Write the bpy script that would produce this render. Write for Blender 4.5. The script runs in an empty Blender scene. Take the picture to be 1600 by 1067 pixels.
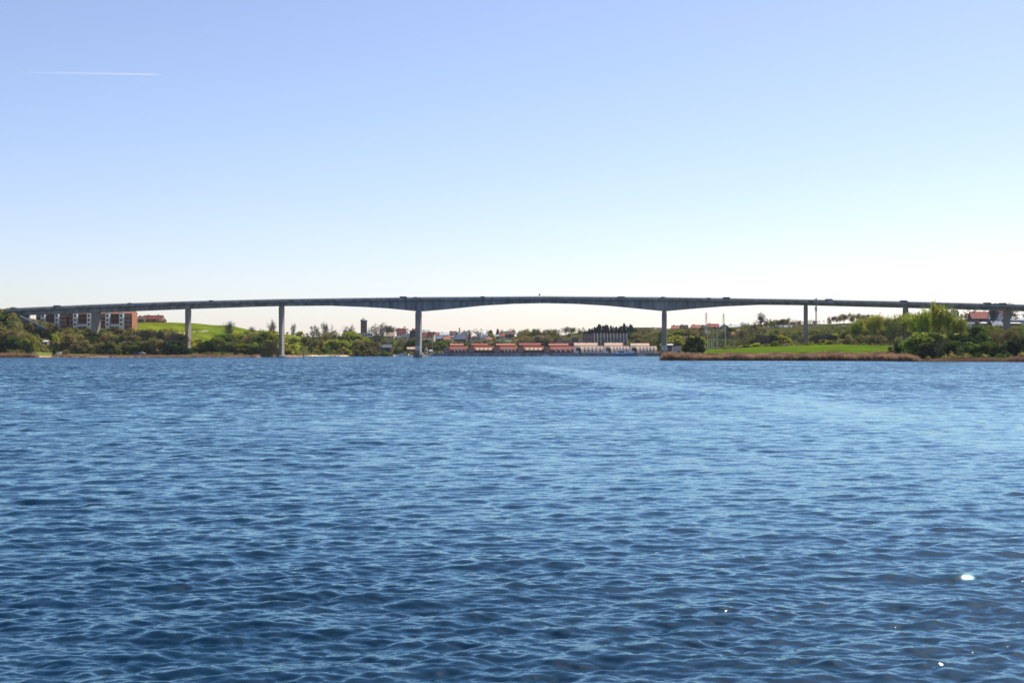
import bpy, math, random
import numpy as np
from mathutils import Vector, Matrix, noise as mnoise

# ------------------------------------------------------------------ camera, sky, sun, exposure
S = bpy.context.scene
C = S.collection
R = math.radians
F = 2222.2            # focal length in pixels of the 1600 px wide photo (50 mm lens)
CAM_H = 3.1
HZ = 550.0            # horizon row of the photo

cd = bpy.data.cameras.new('camera'); cam = bpy.data.objects.new('camera', cd); C.objects.link(cam)
cd.lens = 50; cd.sensor_width = 36; cd.clip_start = 0.5; cd.clip_end = 60000
cam.location = (0, 0, CAM_H)
cam.rotation_euler = (R(90) + math.atan((HZ - 533.5) / F), 0, 0)
S.camera = cam

SUN_AZ, SUN_EL = 40.0, 52.0     # degrees right of the view, degrees up
w = bpy.data.worlds.new('World'); S.world = w; w.use_nodes = True
wn = w.node_tree
sky = wn.nodes.new('ShaderNodeTexSky'); sky.sky_type = 'NISHITA'; sky.sun_disc = False
sky.sun_elevation = R(SUN_EL); sky.sun_rotation = R(SUN_AZ)
sky.air_density = 0.85; sky.dust_density = 0.6; sky.ozone_density = 4.0; sky.altitude = 0
bg = wn.nodes['Background']; bg.inputs[1].default_value = 0.101
wb = wn.nodes.new('ShaderNodeVectorMath'); wb.operation = 'MULTIPLY'; wb.inputs[1].default_value = (1.21, 1.055, 1.06)   # the photo's white balance
wn.links.new(sky.outputs[0], wb.inputs[0]); wn.links.new(wb.outputs[0], bg.inputs[0])
sd = bpy.data.lights.new('sun', 'SUN'); sd.energy = 5.0; sd.angle = R(0.5); sd.color = (1, 0.93, 0.83)
sun = bpy.data.objects.new('sun', sd); C.objects.link(sun)
sv = Vector((math.sin(R(SUN_AZ)) * math.cos(R(SUN_EL)), math.cos(R(SUN_AZ)) * math.cos(R(SUN_EL)), math.sin(R(SUN_EL))))
sun.rotation_euler = sv.to_track_quat('Z', 'Y').to_euler(); sun.location = (200, 200, 300)
S.view_settings.view_transform = 'Standard'; S.view_settings.look = 'None'; S.view_settings.gamma = 1
S.view_settings.exposure = 0.5

rng = random.Random(11)
nrng = np.random.default_rng(5)

# ------------------------------------------------------------------ helpers
def px2x(px, d): return (px - 800.0) / F * d
def ht(py, d): return (HZ - py) * d / F + CAM_H        # world height seen at photo row py at distance d

def prop(o, label=None, cat=None, group=None, kind=None):
    if label: o['label'] = label
    if cat: o['category'] = cat
    if group: o['group'] = group
    if kind: o['kind'] = kind
    return o

def empty(name, loc=(0, 0, 0), rz=0.0, **k):
    o = bpy.data.objects.new(name, None); C.objects.link(o)
    o.location = loc; o.rotation_euler = (0, 0, rz); o.empty_display_size = 0.5
    return prop(o, **k)

class MB:
    """collects simple solids and links them as one mesh object"""
    def __init__(s): s.v = []; s.f = []
    def add(s, vs, fs):
        n = len(s.v); s.v += [tuple(p) for p in vs]; s.f += [tuple(n + i for i in f) for f in fs]; return s
    def box(s, x0, x1, y0, y1, z0, z1):
        return s.add([(x0,y0,z0),(x1,y0,z0),(x1,y1,z0),(x0,y1,z0),(x0,y0,z1),(x1,y0,z1),(x1,y1,z1),(x0,y1,z1)],
                     [(0,3,2,1),(4,5,6,7),(0,1,5,4),(1,2,6,5),(2,3,7,6),(3,0,4,7)])
    def rings(s, rings, cap=True):
        n = len(rings[0]); vs = [p for r in rings for p in r]; fs = []
        for k in range(len(rings) - 1):
            for i in range(n):
                j = (i + 1) % n
                fs.append((k*n+i, k*n+j, (k+1)*n+j, (k+1)*n+i))
        if cap:
            fs.append(tuple(range(n))[::-1]); fs.append(tuple((len(rings)-1)*n + i for i in range(n)))
        return s.add(vs, fs)
    def tube(s, p0, p1, r0, r1=None, n=6):
        r1 = r0 if r1 is None else r1
        p0 = Vector(p0); p1 = Vector(p1); d = (p1 - p0).normalized()
        a = d.orthogonal().normalized(); b = d.cross(a)
        rg = []
        for p, r in ((p0, r0), (p1, r1)):
            rg.append([p + (a*math.cos(t) + b*math.sin(t))*r for t in [2*math.pi*i/n for i in range(n)]])
        return s.rings(rg)
    def extr_x(s, prof, x0, x1):      # prof: list of (y, z), extruded along x
        return s.rings([[(x0, y, z) for y, z in prof], [(x1, y, z) for y, z in prof]])
    def extr_y(s, prof, y0, y1):      # prof: list of (x, z)
        return s.rings([[(x, y0, z) for x, z in prof], [(x, y1, z) for x, z in prof]])
    def mesh(s, name, m):
        me = bpy.data.meshes.new(name); me.from_pydata(s.v, [], s.f); me.update()
        if m: me.materials.append(m)
        return me
    def build(s, name, m, parent=None, **k):
        import bmesh
        me = s.mesh(name, m)
        if len(me.polygons) < 20000:
            b = bmesh.new(); b.from_mesh(me); bmesh.ops.recalc_face_normals(b, faces=b.faces); b.to_mesh(me); b.free()
        return link(name, me, parent, **k)

def link(name, me, parent=None, **k):
    o = bpy.data.objects.new(name, me); C.objects.link(o)
    if parent: o.parent = parent
    return prop(o, **k)

def kids(o): return [c for c in C.objects if c.parent is o]
_kids = {}
def copy_tree(root, loc=None, rz=None, scale=None, **k):
    """copy of a thing with copies of its parts and sub-parts (mesh data shared)"""
    if root.name not in _kids: _kids[root.name] = [(c, kids(c)) for c in kids(root)]
    r = root.copy(); C.objects.link(r)
    if loc is not None: r.location = loc
    if rz is not None: r.rotation_euler = (0, 0, rz)
    if scale is not None: r.scale = scale
    prop(r, **k)
    for c, gs in _kids[root.name]:
        cc = c.copy(); C.objects.link(cc); cc.parent = r
        for g in gs:
            gg = g.copy(); C.objects.link(gg); gg.parent = cc
    return r

def np_mesh(name, verts, faces, m, smooth=False):
    """verts (n,3) array, faces (k,4) or (k,3) array"""
    me = bpy.data.meshes.new(name); verts = np.asarray(verts, dtype=np.float32); faces = np.asarray(faces, dtype=np.int32)
    k, n = faces.shape
    me.vertices.add(len(verts)); me.vertices.foreach_set('co', verts.ravel())
    me.loops.add(k*n); me.loops.foreach_set('vertex_index', faces.ravel())
    me.polygons.add(k); me.polygons.foreach_set('loop_start', np.arange(0, k*n, n, dtype=np.int32))
    me.polygons.foreach_set('loop_total', np.full(k, n, dtype=np.int32))
    if smooth: me.polygons.foreach_set('use_smooth', np.ones(k, dtype=bool))
    me.update(calc_edges=True); me.validate()
    if m: me.materials.append(m)
    return me

# ------------------------------------------------------------------ materials
def nd(nt, t, **k):
    n = nt.nodes.new(t)
    for a, b in k.items(): setattr(n, a, b)
    return n

def mat(name, col, rough=0.8, var=0.12, scale=1.0, metallic=0.0, spec=0.3, objvar=0.0, stretch=(1,1,1), col2=None, transl=0.0, bump=0.0, coords='Object', detail=4):
    m = bpy.data.materials.new(name); m.use_nodes = True; nt = m.node_tree
    p = nt.nodes['Principled BSDF']; p.inputs['Roughness'].default_value = rough; p.inputs['Metallic'].default_value = metallic
    p.inputs['Specular IOR Level'].default_value = spec
    tc = nd(nt, 'ShaderNodeTexCoord'); mp = nd(nt, 'ShaderNodeMapping'); mp.inputs['Scale'].default_value = stretch
    nt.links.new(tc.outputs[coords], mp.inputs[0])
    nz = nd(nt, 'ShaderNodeTexNoise'); nz.inputs['Scale'].default_value = scale; nz.inputs['Detail'].default_value = detail
    nt.links.new(mp.outputs[0], nz.inputs['Vector'])
    rp = nd(nt, 'ShaderNodeValToRGB'); c2 = col2 or tuple(c*(1-2.2*var) for c in col)
    c1 = col if col2 else tuple(min(1, c*(1+2.2*var)) for c in col)
    rp.color_ramp.elements[0].position = 0.3; rp.color_ramp.elements[1].position = 0.7
    rp.color_ramp.elements[0].color = (*c2, 1); rp.color_ramp.elements[1].color = (*c1, 1)
    nt.links.new(nz.outputs['Fac'], rp.inputs[0]); out = rp.outputs[0]
    if objvar:
        oi = nd(nt, 'ShaderNodeObjectInfo'); hs = nd(nt, 'ShaderNodeHueSaturation')
        ma = nd(nt, 'ShaderNodeMapRange'); ma.inputs['To Min'].default_value = 0.5 - 0.018*objvar; ma.inputs['To Max'].default_value = 0.5 + 0.03*objvar
        nt.links.new(oi.outputs['Random'], ma.inputs['Value']); nt.links.new(ma.outputs[0], hs.inputs['Hue'])
        m2 = nd(nt, 'ShaderNodeMath', operation='FRACT'); m3 = nd(nt, 'ShaderNodeMath', operation='MULTIPLY'); m3.inputs[1].default_value = 7.31
        nt.links.new(oi.outputs['Random'], m3.inputs[0]); nt.links.new(m3.outputs[0], m2.inputs[0])
        mb = nd(nt, 'ShaderNodeMapRange'); mb.inputs['To Min'].default_value = 1 - 0.35*objvar; mb.inputs['To Max'].default_value = 1 + 0.35*objvar
        nt.links.new(m2.outputs[0], mb.inputs['Value']); nt.links.new(mb.outputs[0], hs.inputs['Value'])
        nt.links.new(out, hs.inputs['Color']); out = hs.outputs[0]
    nt.links.new(out, p.inputs['Base Color'])
    if bump:
        bm = nd(nt, 'ShaderNodeBump'); bm.inputs['Strength'].default_value = bump
        nt.links.new(nz.outputs['Fac'], bm.inputs['Height']); nt.links.new(bm.outputs[0], p.inputs['Normal'])
    if transl:
        tr = nd(nt, 'ShaderNodeBsdfTranslucent'); mx = nd(nt, 'ShaderNodeMixShader'); mx.inputs[0].default_value = transl
        nt.links.new(out, tr.inputs[0]); nt.links.new(p.outputs[0], mx.inputs[1]); nt.links.new(tr.outputs[0], mx.inputs[2])
        nt.links.new(mx.outputs[0], nt.nodes['Material Output'].inputs[0])
    return m

M = {}
M['concrete'] = mat('concrete', (0.255,0.265,0.275), 0.85, 0.2, 0.35, stretch=(1,1,0.12), detail=6)
M['concrete_pier'] = mat('concrete_pier', (0.31,0.265,0.22), 0.85, 0.1, 0.6, stretch=(1,1,0.15), detail=6)
M['concrete_dark'] = mat('concrete_dark', (0.16,0.155,0.145), 0.9, 0.2, 0.8)
M['asphalt'] = mat('asphalt', (0.055,0.055,0.058), 0.9, 0.1, 2)
M['steel'] = mat('steel', (0.22,0.23,0.24), 0.5, 0.05, 2, metallic=0.3)
M['rail'] = mat('rail_paint', (0.09,0.10,0.11), 0.6, 0.05, 2)
M['white'] = mat('white_render', (0.74,0.73,0.70), 0.75, 0.05, 0.8)
M['cream'] = mat('cream_render', (0.62,0.56,0.43), 0.75, 0.06, 0.8)
M['brick'] = mat('red_brick', (0.19,0.065,0.048), 0.85, 0.16, 1.5, detail=6)
M['brick_shade'] = mat('purple_shade_brick', (0.20,0.13,0.12), 0.85, 0.12, 1.5)  # purple brick, greyed to carry the shade on the terrace gables
M['brick_orange'] = mat('orange_brick', (0.42,0.17,0.085), 0.85, 0.12, 1.5)
M['brick_dark'] = mat('dark_brick', (0.12,0.06,0.055), 0.85, 0.15, 1.5)
M['brick_brown'] = mat('brown_brick', (0.19,0.12,0.09), 0.85, 0.15, 1.5)
M['tile_red'] = mat('red_roof_tile', (0.29,0.082,0.058), 0.7, 0.16, 1.2, stretch=(1,3,3), spec=0.08)
M['tile_orange'] = mat('orange_roof_tile', (0.36,0.145,0.095), 0.7, 0.14, 1.2, stretch=(1,3,3), spec=0.08)
M['tile_pale'] = mat('pale_roof_tile', (0.50,0.36,0.26), 0.7, 0.1, 1.2, stretch=(1,3,3), spec=0.08)
M['tile_wine'] = mat('wine_roof_tile', (0.24,0.075,0.06), 0.7, 0.16, 1.2, stretch=(1,3,3), spec=0.08)
M['slate'] = mat('slate_roof', (0.12,0.13,0.15), 0.6, 0.12, 1.2, spec=0.08)
M['slate_blue'] = mat('blue_grey_roof', (0.22,0.25,0.31), 0.6, 0.1, 1.2, spec=0.08)
M['roof_pale'] = mat('pale_sheet_roof', (0.50,0.50,0.50), 0.6, 0.06, 1.2, spec=0.08)
M['roof_black'] = mat('black_felt_roof', (0.045,0.045,0.05), 0.8, 0.1, 1.2, spec=0.08)
M['roof_brown'] = mat('brown_roof', (0.15,0.10,0.08), 0.8, 0.1, 1.2, spec=0.08)
M['roof_wine'] = mat('wine_red_roof', (0.19,0.06,0.05), 0.75, 0.12, 1.2, spec=0.08)
M['copper'] = mat('verdigris_roof', (0.28,0.34,0.33), 0.7, 0.1, 1.0)
M['glass'] = mat('window_glass', (0.02,0.028,0.035), 0.12, 0.1, 1, spec=0.6)
M['frame'] = mat('window_frame', (0.7,0.7,0.68), 0.6, 0.03, 1)
M['frame_dark'] = mat('dark_window_frame', (0.08,0.06,0.05), 0.6, 0.03, 1)
M['wood_dark'] = mat('dark_timber', (0.045,0.035,0.035), 0.8, 0.2, 2)
M['wood'] = mat('grey_timber', (0.22,0.18,0.14), 0.8, 0.15, 2)
M['pole'] = mat('pale_pole', (0.55,0.55,0.53), 0.6, 0.05, 1)
M['blue_paint'] = mat('blue_paint', (0.05,0.16,0.36), 0.4, 0.05, 1)
M['boat_white'] = mat('boat_white', (0.78,0.79,0.80), 0.3, 0.03, 1, spec=0.5)
M['boat_blue'] = mat('boat_blue_cover', (0.10,0.27,0.48), 0.6, 0.08, 1)
M['red_paint'] = mat('red_paint', (0.55,0.06,0.05), 0.5, 0.05, 1)
M['green_paint'] = mat('green_paint', (0.02,0.12,0.07), 0.5, 0.05, 1)
M['tyre'] = mat('tyre_rubber', (0.02,0.02,0.02), 0.9, 0.05, 1)
M['awning'] = mat('cream_awning', (0.66,0.55,0.38), 0.8, 0.06, 1)
M['stone'] = mat('beach_stone', (0.34,0.27,0.22), 0.9, 0.25, 0.8)
M['bark'] = mat('bark', (0.15,0.12,0.09), 0.9, 0.2, 3, objvar=0.5, spec=0.05)
M['bark_pale'] = mat('pale_bark', (0.26,0.22,0.17), 0.9, 0.2, 3, objvar=0.5, spec=0.05)
M['twig'] = mat('twigs', (0.135,0.105,0.085), 0.9, 0.15, 3, objvar=0.7, spec=0.05)
M['twig_green'] = mat('budding_twigs', (0.23,0.21,0.10), 0.9, 0.15, 3, objvar=0.8, transl=0.15, spec=0.05)
M['leaf_yellow'] = mat('fresh_leaves', (0.33,0.34,0.03), 0.7, 0.2, 0.5, objvar=0.9, transl=0.45, spec=0.05)
M['leaf_green'] = mat('green_leaves', (0.135,0.18,0.025), 0.7, 0.25, 0.5, objvar=1.0, transl=0.4, spec=0.05)
M['leaf_dark'] = mat('dark_leaves', (0.060,0.088,0.026), 0.75, 0.25, 0.5, objvar=0.9, transl=0.25, spec=0.05)
M['leaf_brown'] = mat('bud_haze', (0.25,0.205,0.065), 0.8, 0.2, 0.5, objvar=0.9, transl=0.3, spec=0.05)
M['leaf_blossom'] = mat('blossom', (0.36,0.27,0.19), 0.8, 0.2, 0.5, objvar=0.6, transl=0.3, spec=0.05)
M['needle'] = mat('conifer_needles', (0.022,0.045,0.035), 0.8, 0.2, 0.6, objvar=0.6, transl=0.1, spec=0.05)
M['reed'] = mat('dry_reed', (0.34,0.215,0.13), 0.9, 0.22, 0.25, transl=0.45, spec=0.0, coords='Object')
M['reed_shaded'] = mat('shaded_reed', (0.24,0.14,0.085), 0.9, 0.2, 0.08, transl=0.3, spec=0.0)  # dull brown reed with the thicket's shade put into its colour
M['field_grass'] = mat('field_grass_blades', (0.10,0.22,0.02), 0.9, 0.2, 0.1, transl=0.4, spec=0.05)

# ground: grass, scrub soil, field and shore distinguished by world position masks baked as a face attribute
def add_joints(m, step=4.6):
    # casting joints of the girder segments and a darker drip line along each
    nt = m.node_tree; p = nt.nodes['Principled BSDF']; src = p.inputs['Base Color'].links[0].from_socket
    tc = nd(nt, 'ShaderNodeTexCoord'); sx = nd(nt, 'ShaderNodeSeparateXYZ'); nt.links.new(tc.outputs['Object'], sx.inputs[0])
    a = nd(nt, 'ShaderNodeMath', operation='DIVIDE'); a.inputs[1].default_value = step; nt.links.new(sx.outputs['X'], a.inputs[0])
    f = nd(nt, 'ShaderNodeMath', operation='FRACT'); nt.links.new(a.outputs[0], f.inputs[0])
    r = nd(nt, 'ShaderNodeValToRGB'); e = r.color_ramp.elements; e[0].position = 0; e[0].color = (.62,.60,.57,1); e[1].position = .10; e[1].color = (1,1,1,1)
    nt.links.new(f.outputs[0], r.inputs[0]); v = nd(nt, 'ShaderNodeVectorMath', operation='MULTIPLY')
    nt.links.new(src, v.inputs[0]); nt.links.new(r.outputs[0], v.inputs[1]); nt.links.new(v.outputs[0], p.inputs['Base Color'])
M['girder'] = mat('girder_concrete', (0.27,0.28,0.29), 0.85, 0.22, 0.3, stretch=(1,1,0.10), detail=7); add_joints(M['girder'])

def ground_mat():
    m = bpy.data.materials.new('ground'); m.use_nodes = True; nt = m.node_tree; p = nt.nodes['Principled BSDF']
    p.inputs['Roughness'].default_value = 0.95; p.inputs['Specular IOR Level'].default_value = 0.0
    at = nd(nt, 'ShaderNodeAttribute'); at.attribute_name = 'cover'
    tc = nd(nt, 'ShaderNodeTexCoord'); nz = nd(nt, 'ShaderNodeTexNoise'); nz.inputs['Scale'].default_value = 0.12; nz.inputs['Detail'].default_value = 8
    nt.links.new(tc.outputs['Object'], nz.inputs['Vector'])
    mr = nd(nt, 'ShaderNodeMapRange'); mr.inputs['From Min'].default_value = 0.3; mr.inputs['From Max'].default_value = 0.7
    mr.inputs['To Min'].default_value = 0.65; mr.inputs['To Max'].default_value = 1.35
    nt.links.new(nz.outputs['Fac'], mr.inputs['Value'])
    mx = nd(nt, 'ShaderNodeVectorMath', operation='SCALE'); nt.links.new(at.outputs['Color'], mx.inputs[0]); nt.links.new(mr.outputs[0], mx.inputs['Scale'])
    mp = nd(nt, 'ShaderNodeMapping'); mp.inputs['Scale'].default_value = (0.012, 0.05, 0.012); mp.inputs['Rotation'].default_value = (0, 0, 0.15); nt.links.new(tc.outputs['Object'], mp.inputs[0])
    n2 = nd(nt, 'ShaderNodeTexNoise'); n2.inputs['Scale'].default_value = 1.0; n2.inputs['Detail'].default_value = 5; nt.links.new(mp.outputs[0], n2.inputs['Vector'])
    r2 = nd(nt, 'ShaderNodeValToRGB'); r2.color_ramp.elements[0].position = .35; r2.color_ramp.elements[1].position = .65
    r2.color_ramp.elements[0].color = (.72, .86, .9, 1); r2.color_ramp.elements[1].color = (1.55, 1.15, .9, 1); nt.links.new(n2.outputs['Fac'], r2.inputs[0])
    m3 = nd(nt, 'ShaderNodeVectorMath', operation='MULTIPLY'); nt.links.new(mx.outputs[0], m3.inputs[0]); nt.links.new(r2.outputs[0], m3.inputs[1])
    nt.links.new(m3.outputs[0], p.inputs['Base Color'])
    return m
M['ground'] = ground_mat()

# ------------------------------------------------------------------ terrain
# profiles: photo column -> list of (distance, ground height)
PROF = [
 (-500, [(805,-.6),(822,.9),(850,3),(880,14),(905,26),(930,31),(1100,31),(1500,30)]),
 (0,   [(805,-.6),(822,.9),(850,3),(880,13.5),(905,26),(925,31),(1100,31),(1500,30)]),
 (22,  [(805,-.6),(822,.9),(850,4),(880,16),(903,27.5),(922,31),(950,30),(1100,31),(1500,30)]),
 (48,  [(805,-.6),(822,.9),(850,3),(880,9),(905,16.5),(930,22),(960,25),(1100,26),(1500,26)]),
 (100, [(805,-.6),(822,.9),(850,2.0),(880,4),(905,11),(940,18),(1000,20.5),(1100,24),(1500,24)]),
 (150, [(805,-.6),(822,.9),(850,1.8),(880,5),(905,14),(950,19),(1000,21),(1060,25),(1500,24)]),
 (220, [(808,-.6),(825,.9),(850,1.6),(890,3),(930,10),(965,17),(1000,20),(1085,26.3),(1300,20),(1500,20)]),
 (260, [(810,-.6),(828,.9),(850,1.5),(895,2.4),(940,7),(1000,14.5),(1085,25.8),(1300,20),(1500,20)]),
 (294, [(810,-.6),(828,.9),(850,1.4),(900,2.2),(950,6),(1000,12),(1085,25),(1300,20),(1500,19)]),
 (350, [(815,-.6),(835,.9),(870,1.6),(910,2.4),(950,5),(1000,10.5),(1090,23),(1300,19),(1500,18)]),
 (400, [(845,-.6),(862,.9),(900,2),(950,4),(1000,8.5),(1090,19.5),(1300,18),(1500,18)]),
 (440, [(915,-.6),(930,1),(960,2.4),(1040,9),(1100,17),(1300,17),(1500,18)]),
 (520, [(1000,-.6),(1015,1),(1050,2.4),(1100,6),(1160,13),(1300,16),(1500,18)]),
 (600, [(1090,-.6),(1105,1),(1140,2.2),(1200,7),(1290,17),(1500,20)]),
 (660, [(1120,-.6),(1135,1),(1160,1.6),(1210,6),(1290,16),(1500,19)]),
 (690, [(1085,-.8),(1090,2.3),(1160,2.4),(1210,5),(1290,15),(1500,18)]),
 (740, [(1049,-.8),(1051,2.3),(1140,2.4),(1200,7),(1290,15),(1500,18)]),
 (860, [(1049,-.8),(1051,2.3),(1140,2.4),(1190,7),(1280,16),(1500,20)]),
 (940, [(1049,-.8),(1051,2.3),(1120,2.4),(1170,8),(1250,18),(1400,24),(1500,24)]),
 (1000,[(1049,-.8),(1051,2.3),(1130,3),(1190,10),(1290,23),(1400,24),(1500,24)]),
 (1027,[(1049,-.8),(1051,2.3),(1110,3),(1160,10),(1250,22),(1400,24),(1500,24)]),
 (1036,[(528,-.6),(536,.6),(560,1.0),(640,1.2),(690,-.8),(1000,-.8),(1030,2),(1100,9),(1180,21),(1400,25),(1500,25)]),
 (1060,[(522,-.6),(530,.6),(550,1.3),(700,2.6),(860,2.6),(1000,3),(1090,9),(1160,22),(1400,25),(1500,25)]),
 (1120,[(516,-.6),(526,.6),(545,1.6),(600,3.0),(700,4.4),(850,4.5),(1000,6),(1080,12),(1150,22.5),(1400,27),(1500,26)]),
 (1200,[(510,-.6),(520,.6),(540,2.0),(600,3.8),(700,5.6),(850,6),(1000,10),(1090,20),(1150,24),(1400,30),(1500,28)]),
 (1330,[(495,-.6),(505,.6),(525,2.2),(600,4.6),(700,6.6),(850,8),(1000,14),(1090,23),(1150,26),(1400,29),(1500,28)]),
 (1400,[(475,-.6),(486,.6),(510,2.0),(600,4.3),(700,6),(850,9),(1000,18),(1100,25),(1400,29),(1500,28)]),
 (1500,[(455,-.6),(466,.6),(490,1.6),(600,4.4),(750,7),(850,11),(950,19),(1000,22),(1100,27),(1400,30),(1500,29)]),
 (1600,[(445,-.6),(455,.6),(480,1.6),(600,4.4),(750,9),(830,16),(950,21),(1100,28),(1400,30),(1500,29)]),
 (1720,[(440,-.6),(450,.6),(480,1.6),(600,6),(750,20),(810,29),(950,30),(1100,32),(1400,32),(1500,31)]),
 (2150,[(430,-.6),(440,.6),(480,1.6),(600,6),(750,20),(810,30),(950,30),(1100,32),(1400,32),(1500,31)]),
]
PC = np.array([p[0] for p in PROF], float)
def prof_d(i, d):
    a = PROF[i][1]; return np.interp(d, [q[0] for q in a], [q[1] for q in a], left=-2.5)
def Hbase(px, d):
    px = max(PC[0], min(PC[-1], px)); i = int(np.searchsorted(PC, px) - 1); i = max(0, min(len(PC) - 2, i))
    t = (px - PC[i]) / (PC[i+1] - PC[i]); t = t*t*(3 - 2*t)
    # interpolate shoreline distance as well, so that the shore runs smoothly
    s0, s1 = PROF[i][1][0][0], PROF[i+1][1][0][0]; s = s0 + (s1 - s0)*t
    if abs(s0 - s1) < 120:
        return (1 - t)*float(prof_d(i, d + (s0 - s) * max(0, 1 - (d - s)/150))) + t*float(prof_d(i+1, d + (s1 - s) * max(0, 1 - (d - s)/150)))
    return (1 - t)*float(prof_d(i, d)) + t*float(prof_d(i+1, d))
def H(px, d):
    h = Hbase(px, d)
    if h > 2.6:
        x = px2x(px, d); h += (mnoise.noise(Vector((x*0.02, d*0.02, 3.1))))*min(2.0, (h - 2.6)*0.3)
    return h

COV = {'scrub': (0.055,0.062,0.02), 'field': (0.062,0.118,0.010), 'hill': (0.10,0.145,0.012), 'shore': (0.27,0.165,0.10), 'grass': (0.14,0.17,0.04),
       'sand': (0.46,0.38,0.28), 'paving': (0.26,0.25,0.23), 'path': (0.34,0.30,0.19), 'dry': (0.10,0.08,0.035)}
def cover(px, d, h):
    if h < -0.2: return COV['shore']
    if px < 690:
        if h < 0.9: return COV['sand'] if 58 < px < 82 or 480 < px < 640 else COV['shore']
        if px > 200 and px < 470 and d > 938 + 0.12*abs(px-300) and h > 4.5:
            # winding dirt path across the hill
            dp = 1010 + (px - 250)*0.55
            if abs(d - dp) < 2.6 + 1.5*math.sin(px*0.2) and 235 < px < 325: return COV['path']
            return COV['hill']
        if d < 852 and 50 < px < 190: return COV['grass']
        if 90 < px < 215 and 950 < d < 1010: return COV['grass']
        if px < 60 and h > 5: return COV['dry']
        if 600 < px < 690 and 1235 < d < 1275: return COV['grass']
        return COV['scrub']
    if px < 1034:
        if h < 2.5: return COV['paving']
        return COV['scrub']
    if h < 1.3: return COV['shore'] if px < 1440 else COV['scrub']
    if d < 735 and px < 1460: return COV['field']
    if d < 660: return COV['field'] if px < 1480 else COV['scrub']
    return COV['scrub']

def terrain():
    pxs = np.unique(np.concatenate([np.arange(-480, 0, 30), np.arange(0, 1720, 3.0), np.arange(1720, 2140, 30)]))
    ds = np.unique(np.concatenate([np.arange(430, 720, 4.0), np.arange(720, 1300, 5.0), np.arange(1300, 1500, 20.0), [1500, 1600, 2000, 2400]]))
    V = np.zeros((len(ds), len(pxs), 3)); col = np.zeros((len(ds), len(pxs), 4)); col[:, :, 3] = 1
    for i, d in enumerate(ds):
        for j, px in enumerate(pxs):
            h = H(px, d)
            if d > 1500: h = H(px, 1500) - (d - 1500)*0.01
            jit = 4*mnoise.noise(Vector((px*0.05, d*0.05, 0))) if d < 1040 or h > 3 else 0
            V[i, j] = (px2x(px, d), d, h); col[i, j, :3] = cover(px + jit, d + jit, h)
    n, m_ = len(ds), len(pxs)
    a = (np.arange(n-1)[:, None]*m_ + np.arange(m_-1)[None]).ravel()
    Fc = np.stack([a, a+1, a+1+m_, a+m_], 1)
    hv = V[:, :, 2].ravel(); keep = hv[Fc].max(1) > -0.7
    me = np_mesh('terrain', V.reshape(-1, 3), Fc[keep], M['ground'], True)
    ca = me.color_attributes.new('cover', 'FLOAT_COLOR', 'POINT'); ca.data.foreach_set('color', col.reshape(-1, 4).astype(np.float32).ravel())
    link('terrain', me, kind='structure')
terrain()

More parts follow.
